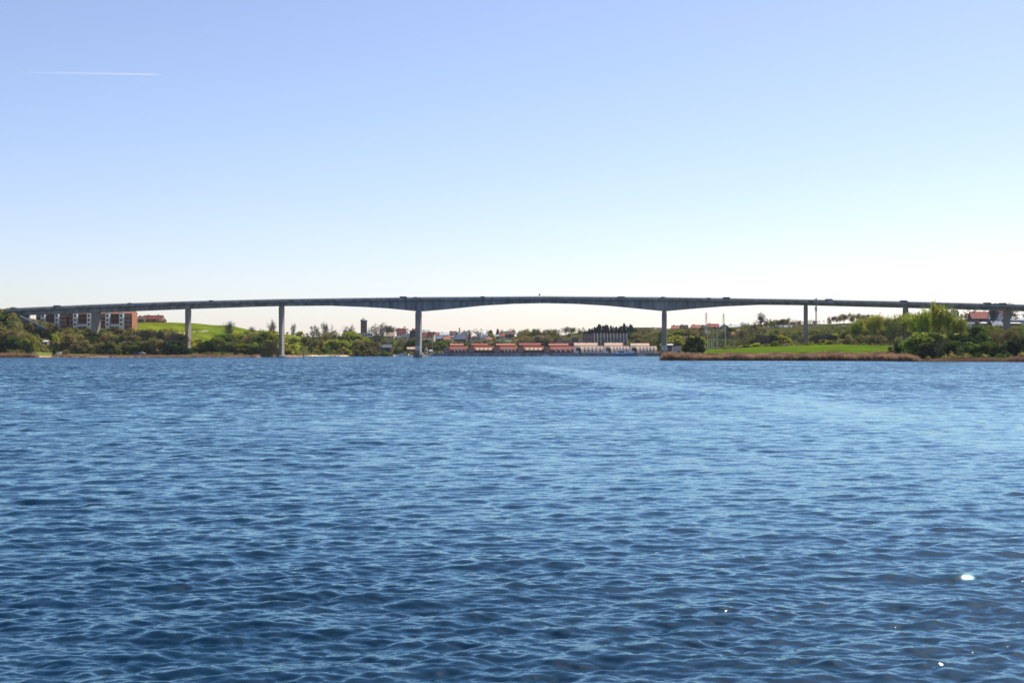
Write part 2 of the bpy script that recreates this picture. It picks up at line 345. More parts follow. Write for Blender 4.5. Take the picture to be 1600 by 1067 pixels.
# ------------------------------------------------------------------ water: one sheet of real waves
def water_mat():
    m = bpy.data.materials.new('sea_water'); m.use_nodes = True; nt = m.node_tree; p = nt.nodes['Principled BSDF']
    nt.nodes.remove(p)
    body = nd(nt, 'ShaderNodeBsdfDiffuse'); body.inputs['Color'].default_value = (0.0, 0.015, 0.034, 1)
    gl = nd(nt, 'ShaderNodeBsdfGlossy'); gl.distribution = 'BECKMANN'; gl.inputs['Color'].default_value = (0.68, 0.94, 1.0, 1); gl.inputs['Roughness'].default_value = 0.02
    fr = nd(nt, 'ShaderNodeFresnel'); fr.inputs['IOR'].default_value = 1.54
    ms = nd(nt, 'ShaderNodeMixShader')
    geo = nd(nt, 'ShaderNodeNewGeometry'); tc = nd(nt, 'ShaderNodeTexCoord')
    L = nt.links.new
    def slope(scale, amt, detail, off):
        mp = nd(nt, 'ShaderNodeMapping'); mp.inputs['Location'].default_value = off; mp.inputs['Scale'].default_value = (0.8, 1.15, 1)
        L(tc.outputs['Object'], mp.inputs[0])
        nz = nd(nt, 'ShaderNodeTexNoise'); nz.inputs['Scale'].default_value = scale; nz.inputs['Detail'].default_value = detail
        nz.inputs['Roughness'].default_value = 0.72
        L(mp.outputs[0], nz.inputs['Vector'])
        sb = nd(nt, 'ShaderNodeVectorMath', operation='SUBTRACT'); sb.inputs[1].default_value = (0.5, 0.5, 0.5); L(nz.outputs['Color'], sb.inputs[0])
        ml = nd(nt, 'ShaderNodeVectorMath', operation='MULTIPLY'); ml.inputs[1].default_value = (amt*0.7, amt, 0); L(sb.outputs[0], ml.inputs[0])
        return ml.outputs[0]
    # distance from the quay side decides how much slope the mesh no longer carries
    cdn = nd(nt, 'ShaderNodeSeparateXYZ'); L(geo.outputs['Position'], cdn.inputs[0])
    far = nd(nt, 'ShaderNodeMapRange'); far.inputs['From Min'].default_value = 25; far.inputs['From Max'].default_value = 160; far.inputs['To Min'].default_value = 0.0; far.inputs['To Max'].default_value = 1.0
    L(cdn.outputs['Y'], far.inputs['Value'])
    s_small = slope(14.0, 0.30, 6, (3, 7, 0)); s_mid = slope(5.0, 0.16, 2, (13, 5, 0)); s_fine = slope(48.0, 0.16, 2, (7, 3, 0)); s_far = slope(0.7, 1.25, 4, (31, 17, 0))
    sc = nd(nt, 'ShaderNodeVectorMath', operation='SCALE'); L(s_far, sc.inputs[0]); L(far.outputs[0], sc.inputs['Scale'])
    a1 = nd(nt, 'ShaderNodeVectorMath', operation='ADD'); L(s_small, a1.inputs[0])
    a0 = nd(nt, 'ShaderNodeVectorMath', operation='ADD'); L(s_mid, a0.inputs[0]); L(s_fine, a0.inputs[1]); L(a0.outputs[0], a1.inputs[1])
    a2 = nd(nt, 'ShaderNodeVectorMath', operation='ADD'); L(a1.outputs[0], a2.inputs[0]); L(sc.outputs[0], a2.inputs[1])
    # wind ripples lean away from the wind: far off, where the sheet carries only the longer waves, their fronts face the near shore
    ln = nd(nt, 'ShaderNodeCombineXYZ'); ml = nd(nt, 'ShaderNodeMath', operation='MULTIPLY'); ml.inputs[1].default_value = -0.12; L(far.outputs[0], ml.inputs[0]); L(ml.outputs[0], ln.inputs['Y'])
    a3 = nd(nt, 'ShaderNodeVectorMath', operation='ADD'); L(a2.outputs[0], a3.inputs[0]); L(ln.outputs[0], a3.inputs[1])
    ca = nd(nt, 'ShaderNodeAttribute'); ca.attribute_name = 'calm'
    s2 = nd(nt, 'ShaderNodeVectorMath', operation='SCALE'); L(a3.outputs[0], s2.inputs[0]); L(ca.outputs['Fac'], s2.inputs['Scale'])
    ad3 = nd(nt, 'ShaderNodeVectorMath', operation='ADD'); L(geo.outputs['Normal'], ad3.inputs[0]); L(s2.outputs[0], ad3.inputs[1])
    no = nd(nt, 'ShaderNodeVectorMath', operation='NORMALIZE'); L(ad3.outputs[0], no.inputs[0])
    for q in (body, gl, fr): L(no.outputs[0], q.inputs['Normal'])
    L(fr.outputs[0], ms.inputs[0]); L(body.outputs[0], ms.inputs[1]); L(gl.outputs[0], ms.inputs[2]); L(ms.outputs[0], nt.nodes['Material Output'].inputs[0])
    return m
M['water'] = water_mat()

def water():
    rs = [0.8, 2, 4, 6, 7.5, 9]; d = 10.0
    while d < 1080:
        rs.append(d); d += max(0.025, min(0.13 + d*0.0005, d*d/4400*0.42))
    rs += [1090, 1110, 1150, 1200, 1300, 1600, 2000, 2800, 3600]
    rs = np.array(rs)
    fine = np.radians(np.linspace(-22.5, 22.5, 760)); coarse = np.radians(np.linspace(22.5, 337.5, 60)[1:-1])
    th = np.concatenate([fine, coarse])                # angle from +y towards +x
    dth = np.concatenate([np.full(len(fine), fine[1]-fine[0]), np.full(len(coarse), 0.1)])[None]
    g = np.random.default_rng(42); N = 260; W = []
    for i in range(N):
        lam = 0.11*(6.0/0.11)**(g.random()**1.0)
        k = 2*math.pi/lam; ang = g.normal(0.15, 0.55 if lam < 1.6 else 0.5)      # travel direction measured from -y
        sl = 0.0165*math.exp(-((math.log(lam/0.24))/0.95)**2) + 0.0160*math.exp(-((math.log(lam/0.72))/.5)**2) + 0.0068*math.exp(-((math.log(lam/2.2))/.45)**2)
        W.append((lam, k*math.sin(ang), -k*math.cos(ang), k, sl/k*(0.6 + 0.8*g.random()), g.random()*6.283))
    def band(t, w0, w1): return np.clip((np.abs(t) - w0)/(w1 - w0), 0, 1)
    def calm(X, Y):
        wob = 16*np.sin(X*.31 + 2*np.sin(Y*.031)) + 10*np.sin(X*.77 + Y*.043) + 7*np.sin(Y*.11 + X*1.3)
        t = Y - 275 + 14.5*(X - 6.2) + wob*1.6                                     # broken slick drifting towards the right bank
        brk = .5 + .5*np.sin(X*1.7 + 1.2*np.sin(Y*.09))*np.sin(Y*.12 + X*.6)
        ends = np.clip((X - 2)/4, 0, 1)*np.clip((25 - X)/9, 0, 1)
        c = 1 - (.38 + .34*brk)*(1 - band(t, 22, 95))*ends
        t = Y - 190 - (X + 55)*2.6 + wob*.25                                      # thin slick on the left
        c2 = 1 - .38*(1 - band(t, 2, 9))*np.clip((-36 - X)/8, 0, 1)*np.clip((X + 84)/10, 0, 1)
        pat = 1 + 0.17*np.sin(X*.06 + 1.7*np.sin(Y*.023))*np.sin(Y*.055 + X*.02) + .10*np.sin(X*.23 + 2*np.sin(Y*.11))*np.sin(Y*.19 + 1.5*np.sin(X*.17)) - 0.20*np.clip(X/16, -1, 1)
        return c*c2*pat
    calms = []
    out = []
    dr_all = np.gradient(rs)
    for c0 in range(0, len(rs), 200):
        r = rs[c0:c0+200]; Rg, Tg = np.meshgrid(r, th, indexing='ij'); X = Rg*np.sin(Tg); Y = Rg*np.cos(Tg)
        dr = dr_all[c0:c0+200][:, None]*np.ones_like(Tg); dl = Rg*dth
        Z = np.zeros_like(X); DX = np.zeros_like(X); DY = np.zeros_like(X)
        for lam, kx, ky, k, a, ph in W:
            if lam < 2.2*dr.min(): continue
            # fade a wave where the sheet is too coarse for it, along and across
            A = a*np.clip((lam/dr - 2.4)/2.0, 0, 1)*np.clip((2*math.pi/max(abs(kx), 1e-3)/dl - 2.2)/2.0, 0, 1)
            arg = kx*X + ky*Y + ph; s0 = np.sin(arg); c0 = np.cos(arg); Z -= A*s0*(1 + 0.45*c0); s = -c0*A*0.25;   # steeper fronts than backs
            DX -= s*kx/k; DY -= s*ky/k
        grp = 1 + 0.30*np.sin(X*0.11 + 1.3*np.sin(Y*0.07))*np.sin(Y*0.13 + 0.8*np.sin(X*0.05)) + .30*np.sin(X*1.3 + 1.7*np.sin(Y*.8))*np.sin(Y*1.7 + 1.4*np.sin(X*.9))
        cm = calm(X, Y); calms.append(cm); grp = grp*cm
        out.append(np.stack([X + DX*grp, Y + DY*grp, Z*grp], 2))
    V = np.concatenate(out); n, m_ = V.shape[:2]
    i, j = np.meshgrid(np.arange(n-1), np.arange(m_), indexing='ij'); i = i.ravel(); j = j.ravel(); jn = (j+1) % m_
    Fc = np.stack([i*m_+j, (i+1)*m_+j, (i+1)*m_+jn, i*m_+jn], 1)[:, ::-1]
    me = np_mesh('water', V.reshape(-1, 3), Fc, M['water'], True)
    if me.polygons[1000].normal.z < 0: me.flip_normals()
    at = me.attributes.new('calm', 'FLOAT', 'POINT'); at.data.foreach_set('value', np.concatenate(calms).astype(np.float32).ravel())
    print('water', n, m_, 'z', float(np.std(V[300:500, :700, 2])))
    link('water', me, kind='structure')
water()

# ------------------------------------------------------------------ bridge
def Yb(x): return 868 - 0.13*(x - 18)
def bx(px):
    k = (px - 800)/F; x = k*870.34/(1 + 0.13*k); return x
TOP = [(-200,487.5),(10,482),(150,475.6),(294,470.6),(440,467.2),(654,464.2),(850,462.8),(1038,464.2),(1259,467.6),(1415,470.8),(1600,475.6),(1850,484)]
BOT = [(-200,498),(10,493),(150,488),(294,482.3),(400,478.6),(440,477.8),(510,477.2),(560,479),(600,481.2),(654,486.4),(700,482.4),(750,477.2),(800,474.2),(850,473.2),
       (900,474.4),(950,477.4),(990,481.2),(1038,486.0),(1080,482.2),(1130,478.4),(1190,475.8),(1259,476.6),(1415,480.6),(1600,486),(1850,495)]
tp = np.array(TOP); bt = np.array(BOT)
BA = math.atan(-0.13)                       # direction of the bridge in plan
def deck_z(px, x):                           # top of the edge beam (rails rise above it)
    return ht(np.interp(px, tp[:, 0], tp[:, 1]), Yb(x)) - 1.2
def bot_z(px, x): return ht(np.interp(px, bt[:, 0], bt[:, 1]), Yb(x))

def strip(stations, prof_fn, name, m, parent):
    """loft a closed profile (t, z) along the bridge; t = offset across the deck"""
    mb = MB(); tx, ty = math.sin(-BA), math.cos(BA)
    rg = []
    for px in stations:
        x = bx(px); y = Yb(x)
        rg.append([(x + tx*t, y + ty*t, z) for t, z in prof_fn(px, x)])
    mb.rings(rg); return mb.build(name, m, parent)

bridge = empty('road_bridge', (0, 0, 0), label='long grey concrete road bridge on slender piers spanning the whole sound', cat='bridge')
ST = list(np.arange(14, 1830, 6.0))
# the box girder is centred on t = 4 (camera side web at t = 0.8)
TN, TF = -3.4, 11.0
strip(ST, lambda px, x: [(TN, deck_z(px,x)-0.9), (TN, deck_z(px,x)+0.72), (TN+0.25, deck_z(px,x)+0.72), (TN+0.25, deck_z(px,x)-0.25),
                         (TF-0.25, deck_z(px,x)-0.25), (TF-0.25, deck_z(px,x)+0.72), (TF, deck_z(px,x)+0.72), (TF, deck_z(px,x)-0.9), (TF-3.0, deck_z(px,x)-1.25), (TN+3.0, deck_z(px,x)-1.25)],
      'deck', M['concrete'], bridge)
strip(ST, lambda px, x: [(TN+3.3, deck_z(px,x)-1.22), (TF-3.3, deck_z(px,x)-1.22), (TF-3.6, bot_z(px,x)), (TN+3.6, bot_z(px,x))], 'girder', M['girder'], bridge)
strip(ST, lambda px, x: [(TN+0.42, deck_z(px,x)-0.24), (TF-0.42, deck_z(px,x)-0.24), (TF-0.42, deck_z(px,x)-0.17), (TN+0.42, deck_z(px,x)-0.17)], 'carriageway', M['asphalt'], bridge)

def railing(t):
    mb = MB(); tx, ty = math.sin(-BA), math.cos(BA)
    x0, x1 = bx(-60+74), bx(1824); n = int((x1 - x0)/0.55)
    pxs = np.arange(14, 1830, 6.0); xs = np.array([bx(p) for p in pxs]); zs = np.array([deck_z(p, bx(p)) for p in pxs])
    for i in range(n):
        x = x0 + i*(x1 - x0)/n; z = float(np.interp(x, xs, zs)); X = x + tx*t; Y = Yb(x) + ty*t; big = i % 4 == 0; r = 0.06 if big else 0.03
        mb.box(X-r, X+r, Y-r, Y+r, z+0.7, z+1.12)
    for hh in (0.92, 1.12):
        rg = []
        for x in np.arange(x0, x1, 8.0):
            z = float(np.interp(x, xs, zs)) + hh; X = x + tx*t; Y = Yb(x) + ty*t
            rg.append([(X, Y-0.05, z-0.05), (X, Y+0.05, z-0.05), (X, Y+0.05, z+0.05), (X, Y-0.05, z+0.05)])
        mb.rings(rg)
    return mb.build('railing', M['rail'], bridge)
railing(TN + 0.12); railing(TF - 0.12)

def pier(px, wtop, wbot, depth, zbot, foot=0, board=False, head=True):
    x = bx(px); y = Yb(x); tx, ty = math.sin(-BA), math.cos(BA)
    zt = bot_z(px, x) + 0.03
    t0 = 3.8 - depth/2
    o = empty('x', (0, 0, 0)); bpy.data.objects.remove(o)
    mb = MB(); rg = []
    # slender shaft: chamfered rectangle, a little wider at the head
    for z, f, g in ((zbot, 1, 1.0), (zbot + (zt - zbot)*0.55, 1, 1.0), (zbot + (zt-zbot)*0.86, 1.0, 1.0), (zt - 1.6, 1.0, 1.04), (zt, 0.86, 0.92)):
        u = (z - zbot)/(zt - zbot); wv = (wbot + (wtop - wbot)*u)*f/2; dd = depth/2*g; c = 0.25
        pr = [(-wv+c,-dd),(wv-c,-dd),(wv,-dd+c),(wv,dd-c),(wv-c,dd),(-wv+c,dd),(-wv,dd-c),(-wv,-dd+c)]
        rg.append([(a, b, z) for a, b in pr])
    mb.rings(rg); p = mb.build('pier', M['concrete_pier'], bridge)
    p.location = (px2x(px, y + ty*3.8), y + ty*3.8, 0); p.rotation_euler = (0, 0, BA)
    if foot:
        fb = MB(); rg = []
        for z, s in ((-2, 1), (foot*0.45, 1), (foot, 0.82)):
            hw, hd = (wbot/2 + 1.5)*s, (depth/2 + 2.2)*s
            rg.append([(hw*a, hd*b, z) for a, b in ((-0.55,-1),(0.55,-1),(1,-0.55),(1,0.55),(0.55,1),(-0.55,1),(-1,0.55),(-1,-0.55))])
        fb.rings(rg); fb.build('footing', M['concrete_dark'], p)
    if board:
        MB().box(-wbot/2-0.1, wbot/2+0.1, -depth/2-0.25, -depth/2-0.05, board, board+2.3).build('signal_board', M['frame'], p)
        s = p.children[-1] if p.children else None
        MB().box(-0.35, 0.45, -depth/2-0.33, -depth/2-0.255, board+0.7, board+1.6).build('board_mark', M['blue_paint'], p)
    return p
pier(150, 4.6, 2.8, 6.0, 10)
pier(294, 2.0, 1.8, 6.2, 0.5)
pier(440, 2.1, 2.0, 6.2, -2, foot=1.2)
pier(654, 3.0, 3.0, 6.4, -2, foot=2.9, board=4.4)
pier(1038, 2.9, 2.9, 6.4, -2, foot=2.6, board=4.4)
pier(1259, 2.1, 2.1, 6.2, 4)
pier(1415, 2.6, 2.4, 6.2, 5)
pier(1573, 3.0, 2.8, 6.4, 10)
# abutment with its long sloping wing wall on the left bank
a0 = bx(14); ab = MB()
ab.box(-10, 2.2, -3.0, 10.6, 12, deck_z(12, bx(12))-0.95)
o = ab.build('abutment', M['concrete_dark'], bridge); o.location = (bx(30), Yb(bx(30)), 0); o.rotation_euler = (0, 0, BA)
ws = MB(); x0 = bx(38); y0 = Yb(x0) - 6
ws.extr_y([(0, ht(493, y0)), (15.5, ht(513, y0)), (15.5, ht(519.5, y0)), (0, ht(502, y0))], -0.5, 0.5)
wl = ws.build('retaining_wall', M['concrete_dark']); wl.location = (x0, y0, 0)
prop(wl, 'dark sloping wall with a pale cap running down the bank below the left end of the bridge', 'wall')
cp = MB(); cp.extr_y([(-0.3, ht(492.4, y0)), (15.8, ht(512.6, y0)), (15.8, ht(513.6, y0)), (-0.3, ht(494.8, y0))], -0.8, 0.8); cp.build('sunlit_coping', M['white'], wl)  # sunlit top of the cap put into its white colour
# red and white fairway light hung over the middle of the main span
xm = bx(843); fl = empty('fairway_signal', (xm, Yb(xm) - 3.2, deck_z(843, xm)), BA, label='small red fairway signal mast standing on the middle of the bridge', cat='signal mast')
MB().tube((0,0,-1.0),(0,0,2.6),0.09).build('mast', M['steel'], fl)
MB().box(-0.45,0.45,-0.15,0.15,1.5,2.5).build('signal_panel', M['red_paint'], fl)
MB().box(-0.4,0.4,-0.75,-0.6,-3.2,-2.2).build('lower_panel', M['white'], fl)

# ------------------------------------------------------------------ cars on the bridge
def make_car(kind, body_m):
    r = empty('car' if kind != 'van' else 'van')
    hgt = {'car': 1.45, 'van': 1.95, 'lorry': 3.4, 'suv': 1.65}[kind]; ln = {'car': 4.3, 'van': 4.7, 'lorry': 8, 'suv': 4.6}[kind]; h = ln/2
    b = MB()
    if kind in ('car', 'suv'):
        wl_ = hgt*0.58
        b.rings([[(x, -0.88, z) for x, z in ((-h,0.35),(h,0.35),(h,wl_*0.86),(h*0.45,wl_),(-h*0.98,wl_))], [(x, 0.88, z) for x, z in ((-h,0.35),(h,0.35),(h,wl_*0.86),(h*0.45,wl_),(-h*0.98,wl_))]])
        b.rings([[(-h*.7,-.6,hgt),(h*.12,-.6,hgt),(h*.12,.6,hgt),(-h*.7,.6,hgt)], [(-h*.7,-.6,hgt-.05),(h*.15,-.6,hgt-.05),(h*.15,.6,hgt-.05),(-h*.7,.6,hgt-.05)]])
        g = MB(); g.rings([[(-h*.93,-.84,wl_),(h*.45,-.84,wl_),(h*.45,.84,wl_),(-h*.93,.84,wl_)], [(-h*.7,-.62,hgt-.06),(h*.15,-.62,hgt-.06),(h*.15,.62,hgt-.06),(-h*.7,.62,hgt-.06)]])
    else:
        pr = ((-h,0.4),(h,0.4),(h,hgt*.5),(h*.72,hgt*.96),(h*.6,hgt),(-h,hgt))
        b.rings([[(x,-1,z) for x, z in pr], [(x,1,z) for x, z in pr]])
        g = MB(); g.box(h*.5, h*.76, -1.01, 1.01, hgt*.55, hgt*.82)
    b.build('body', body_m, r); g.build('windows', M['glass'], r)
    for sx in (-.62, .62):
        for sy in (-1, 1):
            wv = MB(); wv.tube((h*sx, sy*.92, .33), (h*sx, sy*.70, .33), .33, n=12).build('wheel', M['tyre'], r)
    return r
CARCOL = {'dark': (0.02,0.022,0.025), 'white': (0.7,0.7,0.7), 'silver': (0.35,0.36,0.38), 'red': (0.3,0.03,0.03), 'blue': (0.03,0.07,0.2)}
for k, c in CARCOL.items(): M['car_'+k] = mat('car_paint_'+k, c, 0.25, 0.02, 1, spec=0.6)
cars = [  # px, kind, colour, label, lane
 (88, 'van', 'dark', 'dark van on the bridge directly above the red brick flats, nearest the left abutment'),
 (203, 'suv', 'dark', 'dark car on the bridge above the gable end of the brick flats'),
 (330, 'suv', 'dark', 'dark car on the bridge just right of the second tall pier from the left'),
 (630, 'van', 'dark', 'large dark van on the bridge just left of the pier with the water footing'),
 (650, 'car', 'dark', 'low dark car on the bridge right above the left main pier'),
 (755, 'suv', 'silver', 'grey car alone on the left half of the main span'),
 (969.5, 'suv', 'dark', 'left one of two dark cars close together on the right half of the main span'),
 (974.5, 'suv', 'dark', 'right one of two dark cars close together on the right half of the main span'),
 (1037.5, 'suv', 'dark', 'dark car on the bridge right above the right main pier'),
 (1109, 'car', 'dark', 'low dark car on the bridge above the pale substation poles'),
 (1135.5, 'van', 'dark', 'dark van on the bridge between the right main pier and the next pier'),
 (1296, 'van', 'silver', 'grey van on the bridge just right of the tall telecom mast'),
 (1413, 'van', 'dark', 'dark van on the bridge left of the tall budding trees'),
 (1544, 'van', 'dark', 'small dark van on the bridge, first of three above the red roofed houses'),
 (1558, 'suv', 'dark', 'dark car on the bridge, middle one of three above the red roofed houses'),
 (1568, 'van', 'dark', 'dark van on the bridge above the rightmost pier'),
]
pc = {}
for px, kind, colr, lab in cars:
    x = bx(px); loc = (x + 0.13*1.5, Yb(x) + 1.5, deck_z(px, x) - 0.165); key = (kind, colr)
    if key not in pc: pc[key] = make_car(kind, M['car_'+colr]); o = pc[key]; o.location = loc; o.rotation_euler = (0, 0, BA)
    else: o = copy_tree(pc[key], loc, BA)
    prop(o, lab, 'van' if kind == 'van' else 'car', 'vehicles crossing the bridge')

# ------------------------------------------------------------------ houses
WM = {}
def window_mesh(wd, hg, fm='frame'):
    key = (round(wd, 1), round(hg, 1), fm)
    if key not in WM:
        f = MB(); t = 0.12; a, b = wd/2, hg/2
        f.box(-a,a,-0.06,0.04,-b,-b+t).box(-a,a,-0.06,0.04,b-t,b).box(-a,-a+t,-0.06,0.04,-b+t,b-t).box(a-t,a,-0.06,0.04,-b+t,b-t).box(-0.05,0.05,-0.05,0.04,-b+t,b-t)
        p = MB(); p.box(-a+t, a-t, -0.02, 0.03, -b+t, b-t)
        WM[key] = (f.mesh('window', M[fm]), p.mesh('pane', M['glass']))
    return WM[key]
def window(parent, x, y, z, wd, hg, fm='frame', rz=0, pane=True, name='window'):
    a, b = window_mesh(wd, hg, fm)
    o = link(name, a, parent); o.location = (x, y, z); o.rotation_euler = (0, 0, rz)
    q = link('pane', b, o)
    return o

def roof_mb(w, d, z, rh, ov=0.45, th=0.22, axis='x'):
    """pitched roof, ridge along `axis`; two thick slabs meeting at the ridge"""
    mb = MB(); hd = d/2 if axis == 'x' else w/2; ln = w/2 if axis == 'x' else d/2
    sl = rh/hd; e = hd + ov; ze = z - ov*sl
    prof = [(-e, ze), (0, z + rh), (e, ze), (e, ze + th), (0, z + rh + th*1.15), (-e, ze + th)]
    # split in two convex halves
    for s in (1, -1):
        pr = [(s*e, ze), (0, z+rh), (0, z+rh+th*1.15), (s*e, ze+th)]
        if axis == 'x': mb.extr_x(pr, -ln-ov*0.6, ln+ov*0.6)
        else: mb.extr_y(pr, -ln-ov*0.6, ln+ov*0.6)
    return mb

def wall_mb(w, d, z0, z1, rh, axis='x'):
    mb = MB()
    if axis == 'x':
        mb.extr_x([(-d/2,z0),(d/2,z0),(d/2,z1),(0,z1+rh-0.02),(-d/2,z1)] if rh > 0 else [(-d/2,z0),(d/2,z0),(d/2,z1),(-d/2,z1)], -w/2, w/2)
    else:
        mb.extr_y([(-w/2,z0),(w/2,z0),(w/2,z1),(0,z1+rh-0.02),(-w/2,z1)] if rh > 0 else [(-w/2,z0),(w/2,z0),(w/2,z1),(-w/2,z1)], -d/2, d/2)
    return mb

def house(px0, px1, ytop, ybase, d, wm, rm, label, axis='x', rf=0.45, rz=0.0, depth=None, nwin=3, floors=1, chim=1, group=None, cat='house', name='house', fm='frame', flat=False, winh=None):
    """a gabled house seen between columns px0..px1, ridge at row ytop, foot at row ybase, at distance d"""
    cx = (px0 + px1)/2; w_ = (px1 - px0)/F*d; zt = ht(ytop, d); zb = ht(ybase, d); th = zt - zb
    rh = 0 if flat else th*rf; wh = th - rh - 0.25
    dp = depth or max(7.0, min(11, w_*0.6)); 
    if axis == 'y': dp = depth or 10
    r = empty(name, (px2x(cx, d), d + dp/2, zb), rz, label=label, cat=cat, group=group)
    g = H(cx, d) - zb - 0.6; z0 = min(-0.6, g - 1.0)
    wall_mb(w_-0.5, dp, z0, wh, rh, axis).build('wall', M[wm], r)
    if flat: MB().box(-w_/2, w_/2, -dp/2-0.3, dp/2+0.3, wh, wh+0.3).build('roof', M[rm], r); ro = None
    else: ro = roof_mb(w_-0.5, dp, wh, rh, axis=axis).build('roof', M[rm], r)
    if ro and chim:
        for c in range(chim):
            x = (-0.25 + 0.5*c)*w_ if axis == 'x' else 0
            MB().box(x-0.35, x+0.35, -0.35, 0.35, wh+rh-0.5, wh+rh+0.95).build('chimney', M['brick'], ro)
    fh = wh/floors
    for f in range(floors):
        zc = fh*(f+0.55); hh = winh or min(1.5, fh*0.55)
        for i in range(nwin):
            x = -w_/2 + w_*(i+0.5)/nwin
            if f == 0 and i == nwin//2 and nwin > 1:
                MB().box(x-0.5, x+0.5, -dp/2-0.05, -dp/2+0.05, 0, min(2.1, wh*0.8)).build('door', M['wood_dark'], r); continue
            window(r, x, -dp/2, zc, min(1.6, w_/nwin*0.6), hh, fm)
    if axis == 'y' and rh > 2.2: window(r, 0, -dp/2, wh + rh*0.35, 1.0, 1.0, fm)
    return r

G1 = 'houses on the hill behind the marina'
house(619,634,513,531,1270,'white','roof_wine','white villa with wine red roof left of the left main pier on the hill', rf=.45, depth=9, nwin=4, floors=2, chim=1, group=G1, rz=0.15)
house(603,616,519,531,1230,'cream','tile_pale','small cream house half hidden by bare trees beside the villa with wine red roof', group=G1)
house(627,641,521,531,1225,'white','slate','low white house with dark roof below the villa with wine red roof', group=G1, rf=.5)
house(640,655.5,516.5,531.5,1215,'white','roof_black','pale blue-white house under a steep black roof just left of the left main pier', group=G1, rf=.6, nwin=2)
house(659,671,515.8,524,1330,'brick_dark','copper','house with dull green roof highest behind the left main pier', group=G1, rf=.4)
house(660.5,668.5,520,530,1255,'white','tile_red','narrow house with dark red roof touching the right side of the left main pier', group=G1, rf=.55, nwin=2)
house(668,680,518.5,529,1240,'cream','roof_wine','house with slanting dark pink roof, second to the right of the left main pier', group=G1, rf=.6, rz=-0.3, nwin=2)
house(675,688,519,526.5,1300,'white','tile_orange','house with long orange pink roof behind the grey slate roofs', group=G1, rf=.6)
house(680,698,523.5,532,1210,'brick_dark','slate_blue','wide low house with grey slate roof in front of the white roofed house', group=G1, rf=.6)
house(687,702,519.5,526,1290,'cream','roof_pale','house with bright white sunlit roof below the dark oval thuja', group=G1, rf=.5)
house(691,703,525.5,532.5,1200,'brick_brown','tile_orange','small brown house with slanting orange roof above the left end of the quay', group=G1, rf=.65, rz=0.25, nwin=2)
house(702,713,517.5,526,1310,'brick_brown','roof_brown','dark brown gabled house on the skyline right of the oval thuja', group=G1, rf=.5)
house(709,728,521.5,532.5,1220,'brick_dark','slate_blue','big house with plain blue-grey roof above the quay terraces', group=G1, rf=.68, nwin=4)
house(720,731,519.5,525,1320,'white','roof_pale','small pale house with flat roof behind the blue-grey roof', group=G1, flat=True)
house(737,751,525.5,533.5,1215,'white','roof_black','white house with dark roof and wide eaves right of the dark conifer', group=G1, rf=.45)
house(739,746,530,536.5,1170,'white','roof_black','tiny white fronted shed below the white house with dark roof and wide eaves', group=G1, rf=.35, nwin=1, name='shed', cat='shed')
house(753,765,525.5,532,1215,'white','slate','white walled bungalow with three dark windows above the quay', group=G1, rf=.2, depth=8)
house(752,762,521.5,526.5,1300,'brick_dark','slate_blue','low house with grey roof behind the white walled bungalow', group=G1, rf=.5)
house(773,787,528.5,535.5,1190,'white','roof_black','dark roofed house with a broad white gable facing the water', axis='y', group=G1, rf=.5, nwin=3)
house(765,782,522.5,528,1280,'brick_dark','slate_blue','long low house with grey roof behind the broad white gable', group=G1, rf=.5, nwin=4)
house(788,804.5,517.8,531,1290,'brick_brown','roof_brown','large brown block with flat roof on the skyline above the quay', group=G1, rf=.3, nwin=4, floors=2)
house(806.5,816,517.2,529,1300,'white','slate_blue','tall pale blue house with a steep gable beside the large brown block', axis='y', group=G1, rf=.4, nwin=2, floors=2)
house(877,889,526,535,1270,'brick_dark','slate','low dark roofed house among trees left of the brown tower block', group=G1, rf=.5)
for a in [(643,650,513.8,519,1350,'white','roof_wine','small white house with wine red roof highest behind the black roofed one'),
 (704,711,523.5,529.5,1260,'white','tile_orange','small white house with orange roof left of the big blue-grey roof'),
 (729,736,524.5,530,1260,'cream','roof_wine','small cream house with wine red roof beside the dark blue-green conifer'),
 (744,752,519,524,1340,'white','slate','small white house with slate roof on the skyline above the wide eaved house'),
 (759,769,527,533.5,1200,'cream','tile_orange','cream house with orange roof left of the broad white gable'),
 (780,789,521.5,528,1270,'white','tile_red','white house with red roof just left of the large brown block'),
 (789,799,530.5,536.5,1180,'white','slate','white house with slate roof below the large brown block'),
 (803,812,529,535,1185,'cream','roof_wine','cream house with wine red roof below the tall pale blue gable'),
 (822,832,524,531,1240,'white','tile_orange','lone white house with orange roof among trees right of the pale blue gable'),
 (845,854,522,528,1250,'brick_brown','slate','lone brown house with slate roof among the trees left of the arcades'),
 (655,661,531.5,537,1185,'white','tile_red','small white house with red roof low behind the left main pier')]:
    house(*a, group=G1, rf=.5, nwin=3)
for a in [(1098,1110,517,524,1100,'white','slate','white house on the slope below the first lattice pylon'),
 (1138,1150,519,526,1080,'cream','tile_orange','cream house with orange roof on the slope right of the second lattice pylon'),
 (1176,1188,512.5,519,1120,'white','tile_red','white house with red roof below the big bare tree'),
 (1193,1206,508,514.5,1140,'cream','slate','cream house with slate roof just right of the big bare tree'),
 (1222,1236,518.5,524,1090,'white','roof_pale','pale low house below the long pale garden wall')]:
    house(*a, group='houses on the hill right of the right main pier', rf=.5, nwin=3)
# left: farm, flats
G2 = 'long low houses on the crest of the green field'
house(214,226,493.5,503,1105,'brick_brown','roof_brown','dark brown house beside the gable end of the brick flats', group=G2, rf=.5)
house(222,253,492.3,501.8,1110,'brick_orange','roof_wine','long farmhouse with dark red roof on the crest of the green field', group=G2, rf=.6, nwin=6, chim=2, depth=9)
house(247,257,498.2,503.5,1100,'brick_dark','roof_brown','small shed at the right end of the long farmhouse', group=G2, rf=.5, nwin=1, name='shed', cat='shed')

